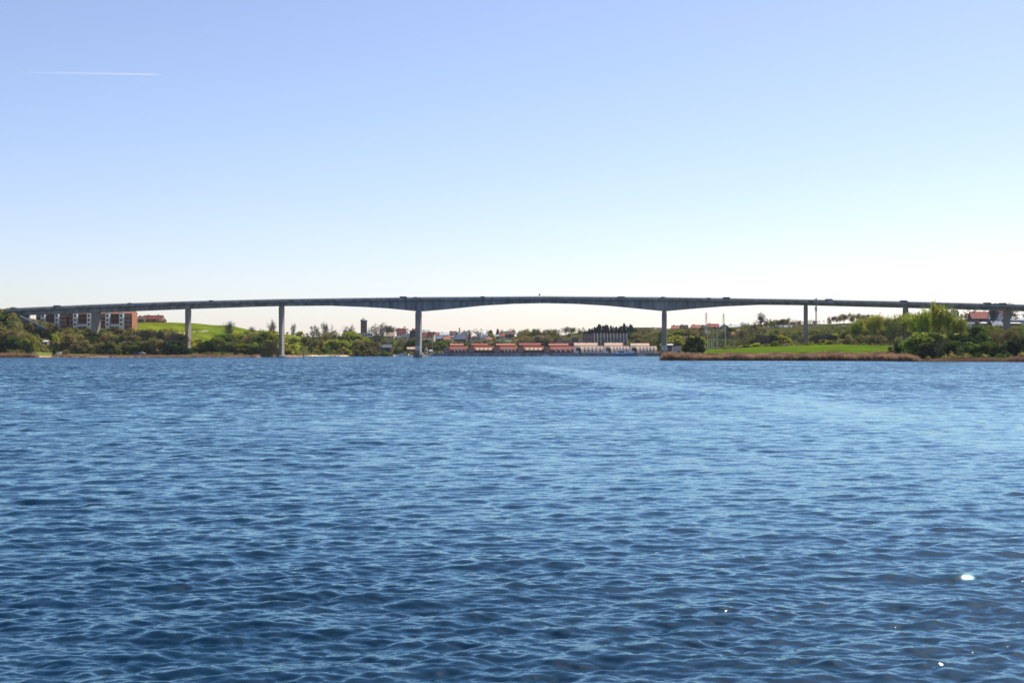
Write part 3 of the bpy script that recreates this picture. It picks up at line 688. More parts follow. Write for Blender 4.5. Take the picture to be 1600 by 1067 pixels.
def flats(px0, lab, gable=False):
    """three storey brick block with two white stair towers, rotated like the bridge"""
    d = 985.0; wd = 22.2; x = px2x(px0, d)
    r = empty('apartment_block', (x, d + 3, ht(511, d)), -0.095, label=lab, cat='apartment block', group='red brick flats behind the left end of the bridge')
    wh = 9.3; dp = 10.5; ro = wd + (0.2 if gable else 0)
    wb = MB(); wb.extr_x([(0,-3),(dp,-3),(dp,wh),(dp/2,wh+3.2),(0,wh)], 0, ro); wb.build('wall', M['brick'], r)
    if gable: MB().extr_x([(0.02,-3),(dp-.02,-3),(dp-.02,wh),(dp/2,wh+3.1),(0.02,wh)], ro, ro+.12).build('sunlit_gable_wall', M['brick_orange'], r)  # red brick end, the sunlight on it put into the orange colour
    rf = roof_mb(ro, dp, wh, 3.2, ov=0.4).build('roof', M['tile_orange'], r); rf.location = (ro/2, dp/2, 0)
    for cxx in (wd*.3, wd*.75): MB().box(cxx-.5, cxx+.5, -.4, .4, wh+2.6, wh+4.1).build('chimney', M['brick'], rf); 
    for c in rf.children: c.location = (-ro/2, 0, 0)
    for k, tx_ in enumerate((5.9, 15.8)):
        t = wall_mb(2.9, 3.0, -3, wh+0.2, 1.2, 'y').build('stair_tower', M['white'], r); t.location = (tx_, -1.2, 0)
        q = roof_mb(2.9, 3.0, wh+0.2, 1.2, ov=.15, axis='y').build('tower_roof', M['slate'], t)
        for f in range(3): window(t, 0, -1.5, 1.9 + f*2.95, 1.3, 1.4, 'frame_dark')
    for f in range(3):
        for wx in (1.4, 3.4, 18.6, 20.6): window(r, wx, 0, 1.7 + f*2.95, 1.3, 1.3)
        for wx in (8.6, 10.8, 13.0): window(r, wx, 0, 1.7 + f*2.95, 1.5, 1.5, 'frame_dark')
    for k, wx in enumerate((8.7, 10.85, 13.0)):
        MB().box(wx-.95, wx+.95, -1.6, -1.45, 0.2, 2.0).box(wx-.95, wx+.95, -1.6, 0, 2.0, 2.15).build('balcony', M['white'], r)
    return r
flats(54, 'leftmost of three red brick blocks with white stair towers, half hidden')
flats(104.5, 'middle one of three red brick blocks with white stair towers, left of the pier')
flats(155, 'rightmost red brick block with white stair towers and a sunlit orange gable end', True)

# water tower
d = 1240.0
wt = empty('water_tower', (px2x(568.5, d), d, ht(520, d)), 0, label='dark eight sided brick water tower with a pale pointed cap above the bare trees', cat='water tower')
oct8 = lambda r, z: [(r*math.cos(math.pi/8 + i*math.pi/4), r*math.sin(math.pi/8 + i*math.pi/4), z) for i in range(8)]
b = MB(); b.rings([oct8(2.9,-10), oct8(2.9,10.0), oct8(3.2,10.05), oct8(3.2,10.6)]); b.build('tower_wall', M['brick_brown'], wt)
b = MB(); b.rings([oct8(3.45,10.6), oct8(3.2,11.0), oct8(1.6,12.2), oct8(.6,12.7), oct8(.12,13.0), oct8(.06,14.2)]); b.build('roof', M['copper'], wt)
for z in (2, 5, 8):
    for a in (-1, 0): window(wt, 0.0 + a*0, -2.72, z, 0.9, 1.2, 'frame_dark') if a == 0 else None
house(557,582,520.5,526,1215,'white','roof_pale','low white hall with pale flat roof at the foot of the water tower', flat=True, nwin=6, group=G1, cat='hall', name='hall')
house(592,612,538.2,550.5,1140,'wood_dark','slate','black timber boathouse with grey roof on the shore left of the marina', rf=.35, nwin=4, cat='boathouse', name='boathouse', depth=8)
house(556,566,546.2,551.5,1085,'brick_dark','tile_red','tiny shed with reddish roof among the shore bushes', rf=.4, nwin=1, cat='shed', name='shed')
house(636,652,542,552,1160,'brick_orange','tile_pale','pinkish low building at the marina just left of the left main pier', rf=.3, nwin=4, group='low buildings at the marina', cat='shed', name='shed')
house(663,668,542.5,551,1150,'white','roof_pale','small white hut right of the left main pier', rf=.35, nwin=1, axis='y', depth=4, group='low buildings at the marina', cat='hut', name='hut')
house(670,676,546.5,551,1150,'cream','roof_pale','tiny cream hut between the white hut and the quay terraces', rf=.3, nwin=1, depth=4, group='low buildings at the marina', cat='hut', name='hut')
house(84,118,545.2,550,868,'wood_dark','roof_black','long dark shed with a pale roof edge low on the left bank', rf=.3, nwin=7, cat='shed', name='shed', chim=0)
house(66,74,531.5,537,880,'wood','roof_pale','tiny shed with a pale roof between bushes on the left bank', rf=.35, nwin=1, cat='shed', name='shed', chim=0)

# ------------------------------------------------------------------ quay terraces
qb = MB()
qb.box(px2x(676,1049), px2x(1034,1049), 1047.2, 1052, -1.5, 2.42)
qb.build('quay', M['concrete'], kind='structure')
def quay_terrace(px0, px1, lab, white=False, arch=0):
    d = 1062.0; x0 = px2x(px0, d); w_ = (px1 - px0)/F*d; wm = 'white' if white else 'brick'; zq = 2.42
    r = empty('terraced_house', (x0, d, zq), 0, label=lab, cat='terraced house', group='white terraces along the quay' if white else 'red brick terraces along the quay')
    gw = 4.6 if not white else 5.4
    # front range with low eaves, taller rear range behind it
    fz = ht(546.4, d) - zq; fr = ht(541.4, d) - zq; rr = ht(536.6, d+12) - zq; re = ht(539.6, d+12) - zq
    MB().extr_x([(0,-1),(8,-1),(8,fz),(4,fr-.05),(0,fz)], gw-.3, w_-.1).build('wall', M[wm], r)
    f = roof_mb(w_-gw, 8, fz, fr-fz, ov=.3).build('roof', M['tile_red' if not white else 'tile_pale'], r); f.location = (gw + (w_-gw)/2, 4, 0)
    u = random.Random(lab); ra = 1.0 + 3.5*u.random(); rb = w_ - 1.5 - 3.5*u.random(); rr += u.uniform(-.4, .35); rt = M[u.choice(['tile_orange','tile_red','tile_wine'])] if not white else M[u.choice(['tile_pale','tile_orange'])]
    MB().extr_x([(10,-1),(19,-1),(19,re),(14.5,rr-.05),(10,re)], ra, rb).build('rear_wall', M['brick' if not white else 'white'], r)
    q = roof_mb(rb-ra, 9, re, rr-re, ov=.3).build('rear_roof', rt, r); q.location = ((ra+rb)/2, 14.5, 0)
    nc = u.choice([3,4,5])
    for i in range(nc):
        cx = (rb-ra-2)*((i+u.uniform(.1,.9))/nc - .5)
        MB().box(cx-.3, cx+.3, -.3, .3, rr-.3, rr+.75).build('chimney', M['white' if i % 2 else 'brick'], q)
    # projecting gable towards the water
    gt = ht(541.0, d-4) - zq; ge = ht(544.2, d-4) - zq
    g = wall_mb(gw, 9, -1, ge, gt-ge, 'y').build('gable', M['white' if white else 'brick_shade'], r); g.location = (gw/2, .3, 0)
    q = roof_mb(gw, 9, ge, gt-ge, ov=.2, axis='y').build('gable_roof', M['tile_red' if not white else 'tile_pale'], g)
    window(g, 0.1, -4.5, 2.6, 1.9, 2.4, 'frame' if not white else 'frame_dark')
    if white: MB().box(1.0, gw/2-.05, -4.56, -4.4, 0, 3.6).build('door', M['roof_black'], g)
    n = 4 if not white else 5
    for i in range(n):
        cx = gw + 1.4 + (w_-gw-2.4)*(i+.5)/n; ww = (w_-gw-2.4)/n
        if white:
            h_ = wall_mb(ww*.62, 2.2, -.4, 3.2, 1.2, 'y').build('bay', M['white'], r); h_.location = (cx, -1.1, 0)
            roof_mb(ww*.62, 2.2, 3.2, 1.2, ov=.12, axis='y').build('bay_roof', M['tile_pale'], h_)
            window(h_, 0, -1.1, 1.4, ww*.3, 1.8, 'frame_dark')
        elif arch == 0:
            MB().extr_x([(0,3.6),(0,3.75),(-1.9,2.3),(-1.9,2.1)], cx-ww*.42, cx+ww*.3).build('awning', M['awning'], r)
            window(r, cx, 0, 1.5, ww*.55, 2.2, 'frame_dark')
        else:
            # white balcony front with a sloping white beam
            MB().box(cx-ww*.48, cx+ww*.48, -1.3, -1.15, 2.9, 3.5).extr_y([(cx-ww*.1,3.0),(cx+ww*.1,3.0),(cx+ww*.48,.6),(cx+ww*.3,.6)], -1.28, -1.16).build('balcony', M['white'], r)
            window(r, cx-ww*.1, 0, 1.5, ww*.5, 1.9, 'frame_dark')
    return r
reds = [(693.5,731,'first red brick terrace on the quay, at the left end behind the moored boats',1),(731,771.5,'second red brick terrace from the left on the quay, with cream awnings',0),
        (771.5,808.5,'third red brick terrace from the left on the quay, with white sloping balcony beams',1),(808.5,850,'fourth red brick terrace from the left on the quay, with cream awnings',0),
        (850,895.5,'fifth red brick terrace on the quay, next to the white terraces',1)]
for a, b_, l, ar in reds: quay_terrace(a, b_, l, False, ar)
for a, b_, l in [(896,942.5,'leftmost white terrace on the quay with a pale blue gable beside the red ones'),(942.5,983,'middle white terrace on the quay, behind the large blue motor yacht'),
                 (983,1026,'rightmost white terrace on the quay, next to the right main pier')]: quay_terrace(a, b_, l, True)

# brick buildings above the quay
d = 1150.0
house(869.5,894,531,546,d,'brick','roof_pale','red brick building with white framed arcade above the fifth red terrace', flat=True, nwin=7, floors=2, cat='brick building', name='brick_building', depth=10)
house(893,904,526.5,546,1160,'brick_brown','roof_pale','plain brown brick block with a pale flat roof edge beside the arcaded building', flat=True, nwin=1, floors=1, cat='brick building', name='brick_building', depth=9)
house(904.5,911,529.8,541,1165,'cream','tile_pale','narrow cream framed house between the brown block and the balcony flats', flat=True, nwin=1, floors=1, cat='house', name='house', depth=8, winh=3.5)
d = 1180.0; x0 = px2x(911, d); w_ = (980.5-911)/F*d
r = empty('apartment_block', (x0, d, ht(543, d)), 0, label='wide brick apartment block with white vertical strips below the dark conifers', cat='apartment block')
tp_ = ht(521.6, d) - ht(543, d)
MB().box(0, w_, 0, 11, -4, tp_).build('wall', M['brick_shade'], r)
MB().box(-.2, w_+.2, -.3, 11.3, tp_, tp_+.35).build('roof', M['roof_brown'], r)
for i in range(11):
    xx = px2x(928.5 + 5.1*i, d) - x0
    MB().box(xx-.32, xx+.32, -1.7, -1.2, 1.0 if i % 4 != 3 else tp_*.55, tp_+.7).build('column', M['white'], r)
    if i < 10:
        for f in range(3):
            z = 2.0 + f*3.1
            MB().box(xx+.45, xx+2.3, -1.5, -.02, z-.9, z-.1).build('balcony', M['brick_brown'], r)
            window(r, xx+1.35, 0, z+.7, 1.5, 1.5)
for f in range(3):
    for wx in (1.6, 4.2, 6.8): window(r, wx, 0, 2.5+f*3.1, 1.3, 1.3)

# right hand side
G3 = 'houses on the hill right of the right main pier'
house(990,1016,511.8,518,1320,'brick_brown','roof_black','long low dark building on the skyline left of the right main pier', flat=True, nwin=7, group=G3, depth=9)
house(1016,1035,511.5,518.5,1300,'white','slate','pale fronted house with dark roof touching the left side of the right main pier', group=G3, rf=.45, nwin=5)
house(1050,1065,508.3,516,1190,'brick_orange','tile_orange','house with pale orange roof, first to the right of the right main pier', group=G3, rf=.6)
house(1063.5,1076,507.5,516,1170,'brick_dark','roof_black','black roofed gabled house right of the pale orange roof', group=G3, rf=.55)
house(1081,1097,507.3,515.5,1190,'brick_orange','tile_orange','house with orange roof and dark front left of the first lattice pylon', group=G3, rf=.55)
house(1097,1106,508,515,1160,'wood_dark','roof_black','small dark roofed house right behind the first lattice pylon', group=G3, rf=.5, nwin=2)
house(1105,1124,505.6,513.5,1165,'brick_dark','tile_red','house with vivid red roof between the two lattice pylons', group=G3, rf=.6, nwin=4)
house(1119,1130,507,514,1185,'white','roof_pale','house with bright white roof touching the vivid red roof', group=G3, rf=.6, nwin=2)
house(1124,1142,506.8,515,1150,'brick_dark','roof_black','wide low black gable just right of the second lattice pylon', group=G3, rf=.75, axis='y', nwin=3)
house(1138,1158,507,513.8,1180,'cream','roof_pale','house with long cream white roof right of the wide black gable', group=G3, rf=.55, nwin=4)
house(1152,1163,514,521.5,1130,'white','tile_pale','pale house half hidden by a yellow tree below the cream white roof', group=G3, rf=.4, nwin=3)
house(1158,1172,504.5,511,1230,'cream','slate_blue','grey roofed house on the crest left of the big bare tree', group=G3, rf=.5, nwin=3)
house(1212.5,1239,507.5,514.5,1130,'brick_dark','slate_blue','wide house with pale grey roof and dark front left of the slim bridge pier', group=G3, rf=.72, nwin=5)
house(1234,1252,503.5,513.5,1160,'brick_brown','roof_brown','brown house behind the pale grey roof, left of the slim bridge pier', group=G3, rf=.45, nwin=4, floors=2)
house(1262,1292,508.8,516.5,1120,'blue_paint','roof_black','long low dark house with blue front right of the slim bridge pier', group=G3, rf=.35, nwin=7)
house(1290,1316,510,518.5,1110,'brick_dark','roof_black','long low dark house furthest right before the tall budding trees', group=G3, rf=.35, nwin=6)
house(1313,1323,508.5,519,1100,'brick','slate_blue','reddish house with blue-grey roof at the left edge of the tall budding trees', group=G3, rf=.4, nwin=2)
hd = MB(); hd.box(px2x(1199,1115), px2x(1243,1115), 1114.5, 1115.3, ht(518.6,1115)-3, ht(516.6,1115))
hd.build('garden_wall', M['roof_pale'], label='long pale garden wall below the pale grey roofed house', cat='wall')
house(1042.5,1052,537.2,551.5,985,'brick_dark','roof_pale','dark waterside building with pale roof just right of the right main pier', rf=.12, nwin=3, cat='boathouse', name='boathouse')
house(1051,1066,541,551.5,975,'white','roof_black','low white fronted boathouse left of the big dark bush', rf=.2, nwin=4, cat='boathouse', name='boathouse')
G4 = 'houses on the hill at the right edge'
house(1490,1499,483.8,493.5,990,'white','roof_black','white gabled house with black roof right behind the tallest budding tree', group=G4, rf=.55, nwin=2)
house(1519,1549,486.5,500.5,1010,'brick','tile_red','large house with broad red tiled roof under the bridge at the right', group=G4, rf=.75, nwin=5, rz=-.05, depth=12)
house(1548,1559,485,503,985,'white','roof_black','steep black roofed house left of the white gable', group=G4, rf=.7, nwin=2)
house(1557,1569,487,503.5,980,'white','slate','white gable facing the water right beside the steep black roof', group=G4, rf=.65, axis='y', nwin=2)
house(1556,1581,484,500,1030,'cream','tile_red','house with red roof directly behind the rightmost bridge pier', group=G4, rf=.5, nwin=4)
house(1509,1552,499.2,505.5,960,'brick_dark','roof_black','long low row with flat black roof below the broad red roof', group=G4, flat=True, nwin=12)
house(1511,1524,503.5,509.5,930,'white','slate','small white garage with grey roof below the long low black roofed row', group=G4, rf=.3, nwin=2)
house(1533,1543,503,509,930,'wood','roof_pale','small shed with pale roof between garage and lilac roofed house', group=G4, rf=.3, nwin=1, name='shed', cat='shed')
house(1551,1568,501.5,510,935,'brick_dark','slate_blue','house with pale lilac grey roof left of the rightmost bridge pier', group=G4, rf=.8, nwin=3)
house(1576,1604,497.2,504.5,960,'white','slate_blue','long low grey roofed house right of the rightmost bridge pier', group=G4, rf=.4, nwin=6)
house(1576,1596,503.6,508.5,925,'brick_dark','roof_pale','low pale roofed shed right of the rightmost bridge pier', group=G4, rf=.3, nwin=4, name='shed', cat='shed')

# ------------------------------------------------------------------ masts, pylons, poles
def lattice(px, ytop, ybase, d, w0, w1, lab, m='pole', arms=True, cat='pylon', name='lattice_pylon', brace=10, leg=.13):
    zb = ht(ybase, d); zt = ht(ytop, d); hh = zt - zb
    r = empty(name, (px2x(px, d), d, zb), 0.3, label=lab, cat=cat)
    f = MB(); g = min(-1, H(px, d) - zb - .5)
    wv = lambda z: w0 + (w1 - w0)*max(0, z)/hh
    for a, b_ in ((-1,-1),(1,-1),(1,1),(-1,1)): f.tube((a*w0/2, b_*w0/2, g), (a*w0/2, b_*w0/2, 0), leg, n=4); f.tube((a*w0/2, b_*w0/2, 0), (a*w1/2, b_*w1/2, hh), leg, n=4)
    f.build('frame', M[m], r)
    bb = MB()
    for i in range(brace):
        z0, z1 = hh*i/brace, hh*(i+1)/brace; a, c = wv(z0)/2, wv(z1)/2
        for s in (-1, 1):
            bb.tube((-a, s*a, z0), (c, s*c, z1), leg*.55, n=4); bb.tube((s*a, -a, z0), (s*c, c, z1), leg*.55, n=4); bb.tube((a, s*a, z0), (-c, s*c, z1), leg*.55, n=4)
    bb.build('bracing', M[m], r)
    if arms:
        for z in (.72, .84, .95): MB().tube((-2.2, 0, hh*z), (2.2, 0, hh*z), .07, n=4).tube((-2.2,0,hh*z),(0,0,hh*z+.7),.04,n=4).tube((2.2,0,hh*z),(0,0,hh*z+.7),.04,n=4).build('crossarm', M[m], r)
    return r
lattice(1103.5, 488.5, 517, 1090, 2.2, .35, 'pale lattice pylon standing behind the houses, left one of the pair', leg=.075)
lattice(1130.7, 490, 517, 1095, 2.2, .35, 'pale lattice pylon standing behind the houses, right one of the pair', leg=.075)
tm = lattice(1275.3, 466, 512, 1150, 1.3, .5, 'tall slim telecom mast rising above the bridge deck right of the slim pier', m='steel', arms=False, cat='telecom mast', name='telecom_mast', brace=24, leg=.1)
hh = ht(466,1150) - ht(512,1150)
for z in (hh*.62, hh*.56, hh*.90):
    for k in range(3):
        a = k*2.094 + .4; MB().box(-.25,.25,-.15,.15,z,z+2.0).build('antenna', M['pole'], tm); o = C.objects[-1]; o.location = (.9*math.cos(a), .9*math.sin(a), 0)
MB().tube((0,0,hh),(0,0,hh+2.4),.07).build('spire', M['steel'], tm)

def pole(px, ytop, ybase, d, r0, lab, m='pole', grp=None, cat='pole', name='pole', cross=0, z_=None):
    zb = ht(ybase, d); zt = ht(ytop, d); r = empty(name, (px2x(px, d), d, zb), 0, label=lab, cat=cat, group=grp)
    g = min(-.5, H(px, d) - zb - .5)
    MB().tube((0,0,g), (0,0,zt-zb), r0, r0*.7, n=8).build('shaft', M[m], r)
    if cross: MB().box(-cross, cross, -.09, .09, zt-zb-.5, zt-zb-.3).build('crossarm', M[m], r)
    return r
GP = 'pale poles of the substation behind the green field'
for i, (px, yt, rr_, cr) in enumerate([(1105.5,513,.26,0),(1108.5,537,.2,0),(1111.5,529,.18,.5),(1114.8,528,.18,.5),(1120,511,.25,0),(1133.4,508,.28,.8),(1147,529,.12,0)]):
    pole(px, yt, 547.5, 745, rr_, ['tall pale pole, leftmost of the substation poles behind the field','short pale pole beside the leftmost tall substation pole','short pale pole with a crossarm, left one of the middle pair',
         'short pale pole with a crossarm, right one of the middle pair','tall pale pole right of the short substation poles','tallest pale pole with a crossarm below the right lattice pylon','thin low pole, rightmost of the substation poles'][i], grp=GP, cross=cr)
# busbar frame
fr = empty('busbar_frame', (px2x(1121,750), 750, 4.4), 0, label='pale horizontal busbar frame between the substation poles', cat='frame')
MB().box(-.4,.4,-.1,.1,5.6,5.9).box(-4.5,4.5,-.1,.1,5.0,5.2).build('beam', M['pole'], fr)
for s in (-4.4, 4.4): MB().tube((s,0,-1),(s,0,5.2),.12).build('leg', M['pole'], fr)
pole(933.6, 520, 551.5, 1054, .17, 'tall white flagpole in front of the leftmost white terrace', m='white', cat='flagpole', name='flagpole')
pole(568.5, 527, 549, 1105, .16, 'pale slim pole among the bushes below the water tower', cat='pole')
pole(557.3, 538, 549, 1095, .14, 'short pale pole left of the slim pole below the water tower', cat='pole')
pole(675.5, 521, 551, 1120, .1, 'thin tall mast rising over the boats right of the left main pier', cat='mast', m='pole')
# fairway marker in the water
mk = empty('channel_marker', (px2x(474.5,640), 640, 0), 0, label='dark green channel marker post standing in open water right of a tall pier', cat='channel marker')
MB().tube((0,0,-2),(0,0,ht(551.5,640)),.17,n=8).build('post', M['green_paint'], mk)
MB().tube((0,0,ht(553.2,640)),(0,0,ht(551.2,640)),.24,.05,n=8).build('topmark', M['green_paint'], mk)

# ------------------------------------------------------------------ boats
def make_boat(name, L_, B_, hull_m, cabin_m, mast=0, cover=False):
    r = empty(name)
    rg = []; n = 9
    for i in range(n):
        u = i/(n-1); x = -L_/2 + L_*u; bw = B_/2*(1 - max(0, (u-.45)/.55)**2.2)*(.82+.18*min(1, u*4)); bw = max(bw, .04); sh = .95 + .45*u*u
        s = L_/9
        rg.append([(x,-bw,sh*s),(x,-bw*.88,.15*s),(x,-bw*.3,-.35*s),(x,bw*.3,-.35*s),(x,bw*.88,.15*s),(x,bw,sh*s)])
    h = MB(); h.rings(rg); h.build('hull', M[hull_m], r); s = L_/9
    c = MB(); c.rings([[(-L_*.28,-B_*.34,.95*s),(L_*.18,-B_*.3,1.05*s),(L_*.18,B_*.3,1.05*s),(-L_*.28,B_*.34,.95*s)], [(-L_*.25,-B_*.29,2.15*s),(L_*.06,-B_*.25,2.15*s),(L_*.06,B_*.25,2.15*s),(-L_*.25,B_*.29,2.15*s)]])
    c.build('cabin', M[cabin_m], r)
    MB().box(-L_*.2, L_*.04, -B_*.34, B_*.34, 1.45*s, 1.85*s).build('windows', M['glass'], r)
    if cover: MB().extr_x([(-B_*.42,1.0*s),(B_*.42,1.0*s),(B_*.2,1.9*s),(-B_*.2,1.9*s)], -L_*.47, -L_*.255).build('cover', M['boat_blue'], r)
    if mast:
        MB().tube((L_*.05,0,1*s),(L_*.05,0,mast),.07,.05).tube((L_*.05,0,2.6*s),(-L_*.38,0,2.5*s),.07).build('mast', M['pole'], r)
    return r
BG = 'boats moored at the marina and the quay'
def place(proto, px, d, rz, lab, cat='motor boat', s=1.0, first=False, grp=BG):
    if first: o = proto; o.location = (px2x(px,d), d, .05); o.rotation_euler = (0,0,rz); o.scale = (s,)*3; prop(o, lab, cat, grp); return o
    return copy_tree(proto, (px2x(px,d), d, .05), rz, (s,)*3, label=lab, cat=cat, group=grp)
ya = make_boat('motor_yacht', 17, 4.6, 'boat_blue', 'boat_white'); place(ya, 973, 1040, 0.1, 'large motor yacht with a pale blue side moored before the middle white terrace', 'motor yacht', first=True)
MB().box(-1.5,2.2,-1.2,1.2,4.1,5.0).build('flybridge', M['boat_white'], ya)
MB().tube((-1,0,5.0),(-1.6,0,6.6),.07).build('radar_mast', M['boat_white'], ya)
cb = make_boat('cabin_boat', 9.5, 3.2, 'boat_white', 'boat_white', cover=True); place(cb, 680, 1075, .15, 'white cabin boat with blue cover right of the left main pier', first=True)
sb = make_boat('sailing_boat', 8.5, 2.7, 'boat_white', 'boat_white', mast=9.5, cover=True); place(sb, 625.5, 1098, 2.9, 'small white sailing boat with bare mast left of the left main pier', 'sailing boat', first=True, s=.8)
place(sb, 687, 1082, 1.2, 'white sailing boat with bare mast just right of the blue covered cabin boat', 'sailing boat', s=.85)
place(cb, 637.5, 1090, -.4, 'small white boat between the sailing boat and the left main pier', s=.62)
place(cb, 696, 1070, 2.0, 'white boat at the foot of the first red terrace, left of the mooring posts', s=.7)
place(cb, 704, 1068, .9, 'small white boat before the first red terrace', s=.55)
place(cb, 851, 1040, 3.0, 'small open white boat lying off the fourth red terrace gable', s=.5)
place(cb, 856.5, 1041, .2, 'little white dinghy with a cabin right beside the small open white boat', s=.42)
place(cb, 1003, 1044, .1, 'low white boat before the rightmost white terrace', s=.55)
for i, px in enumerate([690,698,702,706,710,714,753.5,756.5,772.5,829.5,862.5,1009,1016]):
    lab = ['thin mooring post left of the boats by the first red terrace','thin mooring post between the two small boats at the first red terrace','mooring post right behind the small boat at the first red terrace','first of three evenly spaced mooring posts right of the boats',
           'middle one of three evenly spaced mooring posts right of the boats','last of three evenly spaced mooring posts right of the boats','left post of a close pair before the second red terrace','right post of a close pair before the second red terrace',
           'single dark mooring post before the third red terrace gable','single mooring post before the fourth red terrace','single mooring post right of the little dinghy','left mooring post before the rightmost white terrace','right mooring post before the rightmost white terrace'][i]
    pole(px, 550.8, 557.3, 1043 if px > 720 else 1058, .14, lab, m='wood' if i % 3 else 'wood_dark', grp='mooring posts along the quay', cat='mooring post', name='mooring_post')
# parked vehicles on the left bank
for key, colr, px, dd, rz, lab in [('car','blue',213.5,838,0.1,'dark blue car parked between bushes above the beach left of the pier'),('car','white',222,836,-.5,'white car parked right beside the dark blue car above the beach')]:
    o = make_car(key, M['car_'+colr]); o.location = (px2x(px,dd), dd, H(px,dd)+.55); o.rotation_euler = (0,0,rz); prop(o, lab, 'car', 'cars parked on the left bank')
bt_ = copy_tree(cb, (px2x(90.5,832), 832, H(90,832)+.6), .2, (.5,)*3, label='small white boat pulled up on the grass beside the sandy beach', cat='boat', group='boats laid up on the left bank')
bt2 = copy_tree(cb, (px2x(94.5,834), 834, H(94,834)+.6), -.3, (.4,)*3, label='smallest white boat laid up on the grass, right of the other one', cat='boat', group='boats laid up on the left bank')

# ------------------------------------------------------------------ trees
def leafquads(pts, size, g, flat=0.0):
    n = len(pts); a = g.normal(size=(n,3)); a /= np.linalg.norm(a, axis=1)[:, None]; b = g.normal(size=(n,3)); b -= (a*b).sum(1)[:, None]*a; b /= np.linalg.norm(b, axis=1)[:, None]
    s = size*(0.6 + 0.8*g.random(n))[:, None]; a *= s; b *= s*0.75
    V = np.stack([pts-a-b*.4, pts+a*.2-b, pts+a+b*.3, pts-a*.3+b], 1).reshape(-1,3); Fq = np.arange(4*n).reshape(n,4)
    return V, Fq
def clumps(g, n, rx, z0, z1, shape='oval', r=(.12,.2)):
    out = []
    for i in range(n):
        u = g.random(); z = z0 + (z1-z0)*u
        if shape == 'oval': w_ = rx*math.sqrt(max(.05, 1-(2*u-.95)**2))
        elif shape == 'dome': w_ = rx*math.sqrt(max(.06, 1-(u*.97)**2.4))
        elif shape == 'cone': w_ = rx*(1-u*.96)
        else: w_ = rx*(.75+.25*math.sin(u*9))*(1 if u < .7 else (1-(u-.7)/.34))
        t = g.random()*6.283; q = w_*math.sqrt(g.random())*(.98)
        out.append((q*math.cos(t), q*math.sin(t), z, r[0]+(r[1]-r[0])*g.random()))
    return out
def cloud(g, cl, per):
    P = []
    for x, y, z, r in cl:
        k = max(5, int(per*(r/.15)**2)); v = g.normal(size=(k,3)); v /= np.linalg.norm(v, axis=1)[:, None]; v *= (r*(.45+.6*g.random(k)))[:, None]; v[:, 2] *= .8
        P.append(v + np.array([x,y,z]))
    P = np.concatenate(P); P = P[P[:, 2] > .005]; return P

def skeleton(g, levels, n0, spread=.5, h0=.28, up=.5, cr=.42, kids_=(4,4,4,3), r0=.022):
    """branch segments inside a unit-high tree"""
    segs = []
    def grow(p, d, ln, r, lv):
        bend = Vector(g.normal(size=3))*.12*ln; mid = p + d*ln*.5 + bend*.4; q = p + d*ln + Vector((0,0,.05*ln))
        segs.append((p, mid, r, r*.85, lv)); segs.append((mid, q, r*.85, r*.6, lv))
        if lv >= levels: return
        for i in range(kids_[min(lv, len(kids_)-1)]):
            t = .35 + .65*g.random(); s = p.lerp(mid, t*2) if t < .5 else mid.lerp(q, t*2-1)
            a = Vector(g.normal(size=3)); a = (a - d*a.dot(d)).normalized(); nd_ = (d*(1-spread) + a*spread*(1.0+.3*g.random()) + Vector((0,0,up*.35))).normalized()
            grow(s, nd_, ln*(.52+.22*g.random()), r*.5, lv+1)
    grow(Vector((0,0,-.02)), Vector((g.normal()*.03, g.normal()*.03, 1)).normalized(), h0+.3, r0, 0)
    return segs
def seg_mesh(segs, name, m, rmin=.0016):
    Vs = []; Fs = []; n = 0
    for p, q, a, b, lv in segs:
        a = max(a, rmin); b = max(b, rmin*.8); d = (q-p)
        if d.length < 1e-6: continue
        d.normalize(); o = d.orthogonal().normalized(); c = d.cross(o); k = 6 if lv == 0 else 3
        for P, r in ((p,a),(q,b)):
            for i in range(k):
                t = 6.2832*i/k; Vs.append(P + (o*math.cos(t) + c*math.sin(t))*r)
        for i in range(k): Fs.append((n+i, n+(i+1)%k, n+k+(i+1)%k, n+k+i))
        n += 2*k
    return np_mesh(name, np.array([tuple(v) for v in Vs]), np.array(Fs), m)

def normalise(segs, leaf=None):
    z = max(max(s[0].z, s[1].z) for s in segs); k = 1/z
    S2 = [(s[0]*k, s[1]*k, s[2]*k, s[3]*k, s[4]) for s in segs]
    r = np.percentile([math.hypot(s[1].x, s[1].y) for s in S2], 95); return S2, r

PROTO = {}    # kind -> list of (list of (name, mesh), halfwidth)
def add_proto(kind, parts, hw): PROTO.setdefault(kind, []).append((parts, hw))
for sd_ in range(3):      # leafless trees
    g = np.random.default_rng(100+sd_); S_, hw = normalise(skeleton(g, 4, 0, .55, .25, .5, kids_=(9,6,5,3)))
    add_proto('bare', [('trunk', seg_mesh([s for s in S_ if s[4] == 0], 'trunk', M['bark'])), ('crown', seg_mesh([s for s in S_ if s[4] > 0], 'crown', M['twig'], .0036))], hw)
for sd_ in range(3):      # broad hazy tree: twigs and brown buds
    g = np.random.default_rng(200+sd_); S_, hw = normalise(skeleton(g, 3, 0, .6, .2, .45, kids_=(8,5,4)))
    tips = np.array([tuple(s[1]) for s in S_ if s[4] >= 3]); pts = np.repeat(tips, 7, 0) + g.normal(size=(len(tips)*7,3))*.036
    V, Q = leafquads(pts, .017, g)
    add_proto('haze', [('trunk', seg_mesh([s for s in S_ if s[4] <= 1], 'trunk', M['bark'])), ('crown', np_mesh('crown', V, Q, M['leaf_brown'])), ('branches', seg_mesh([s for s in S_ if s[4] > 1], 'branches', M['twig'], .002))], hw)
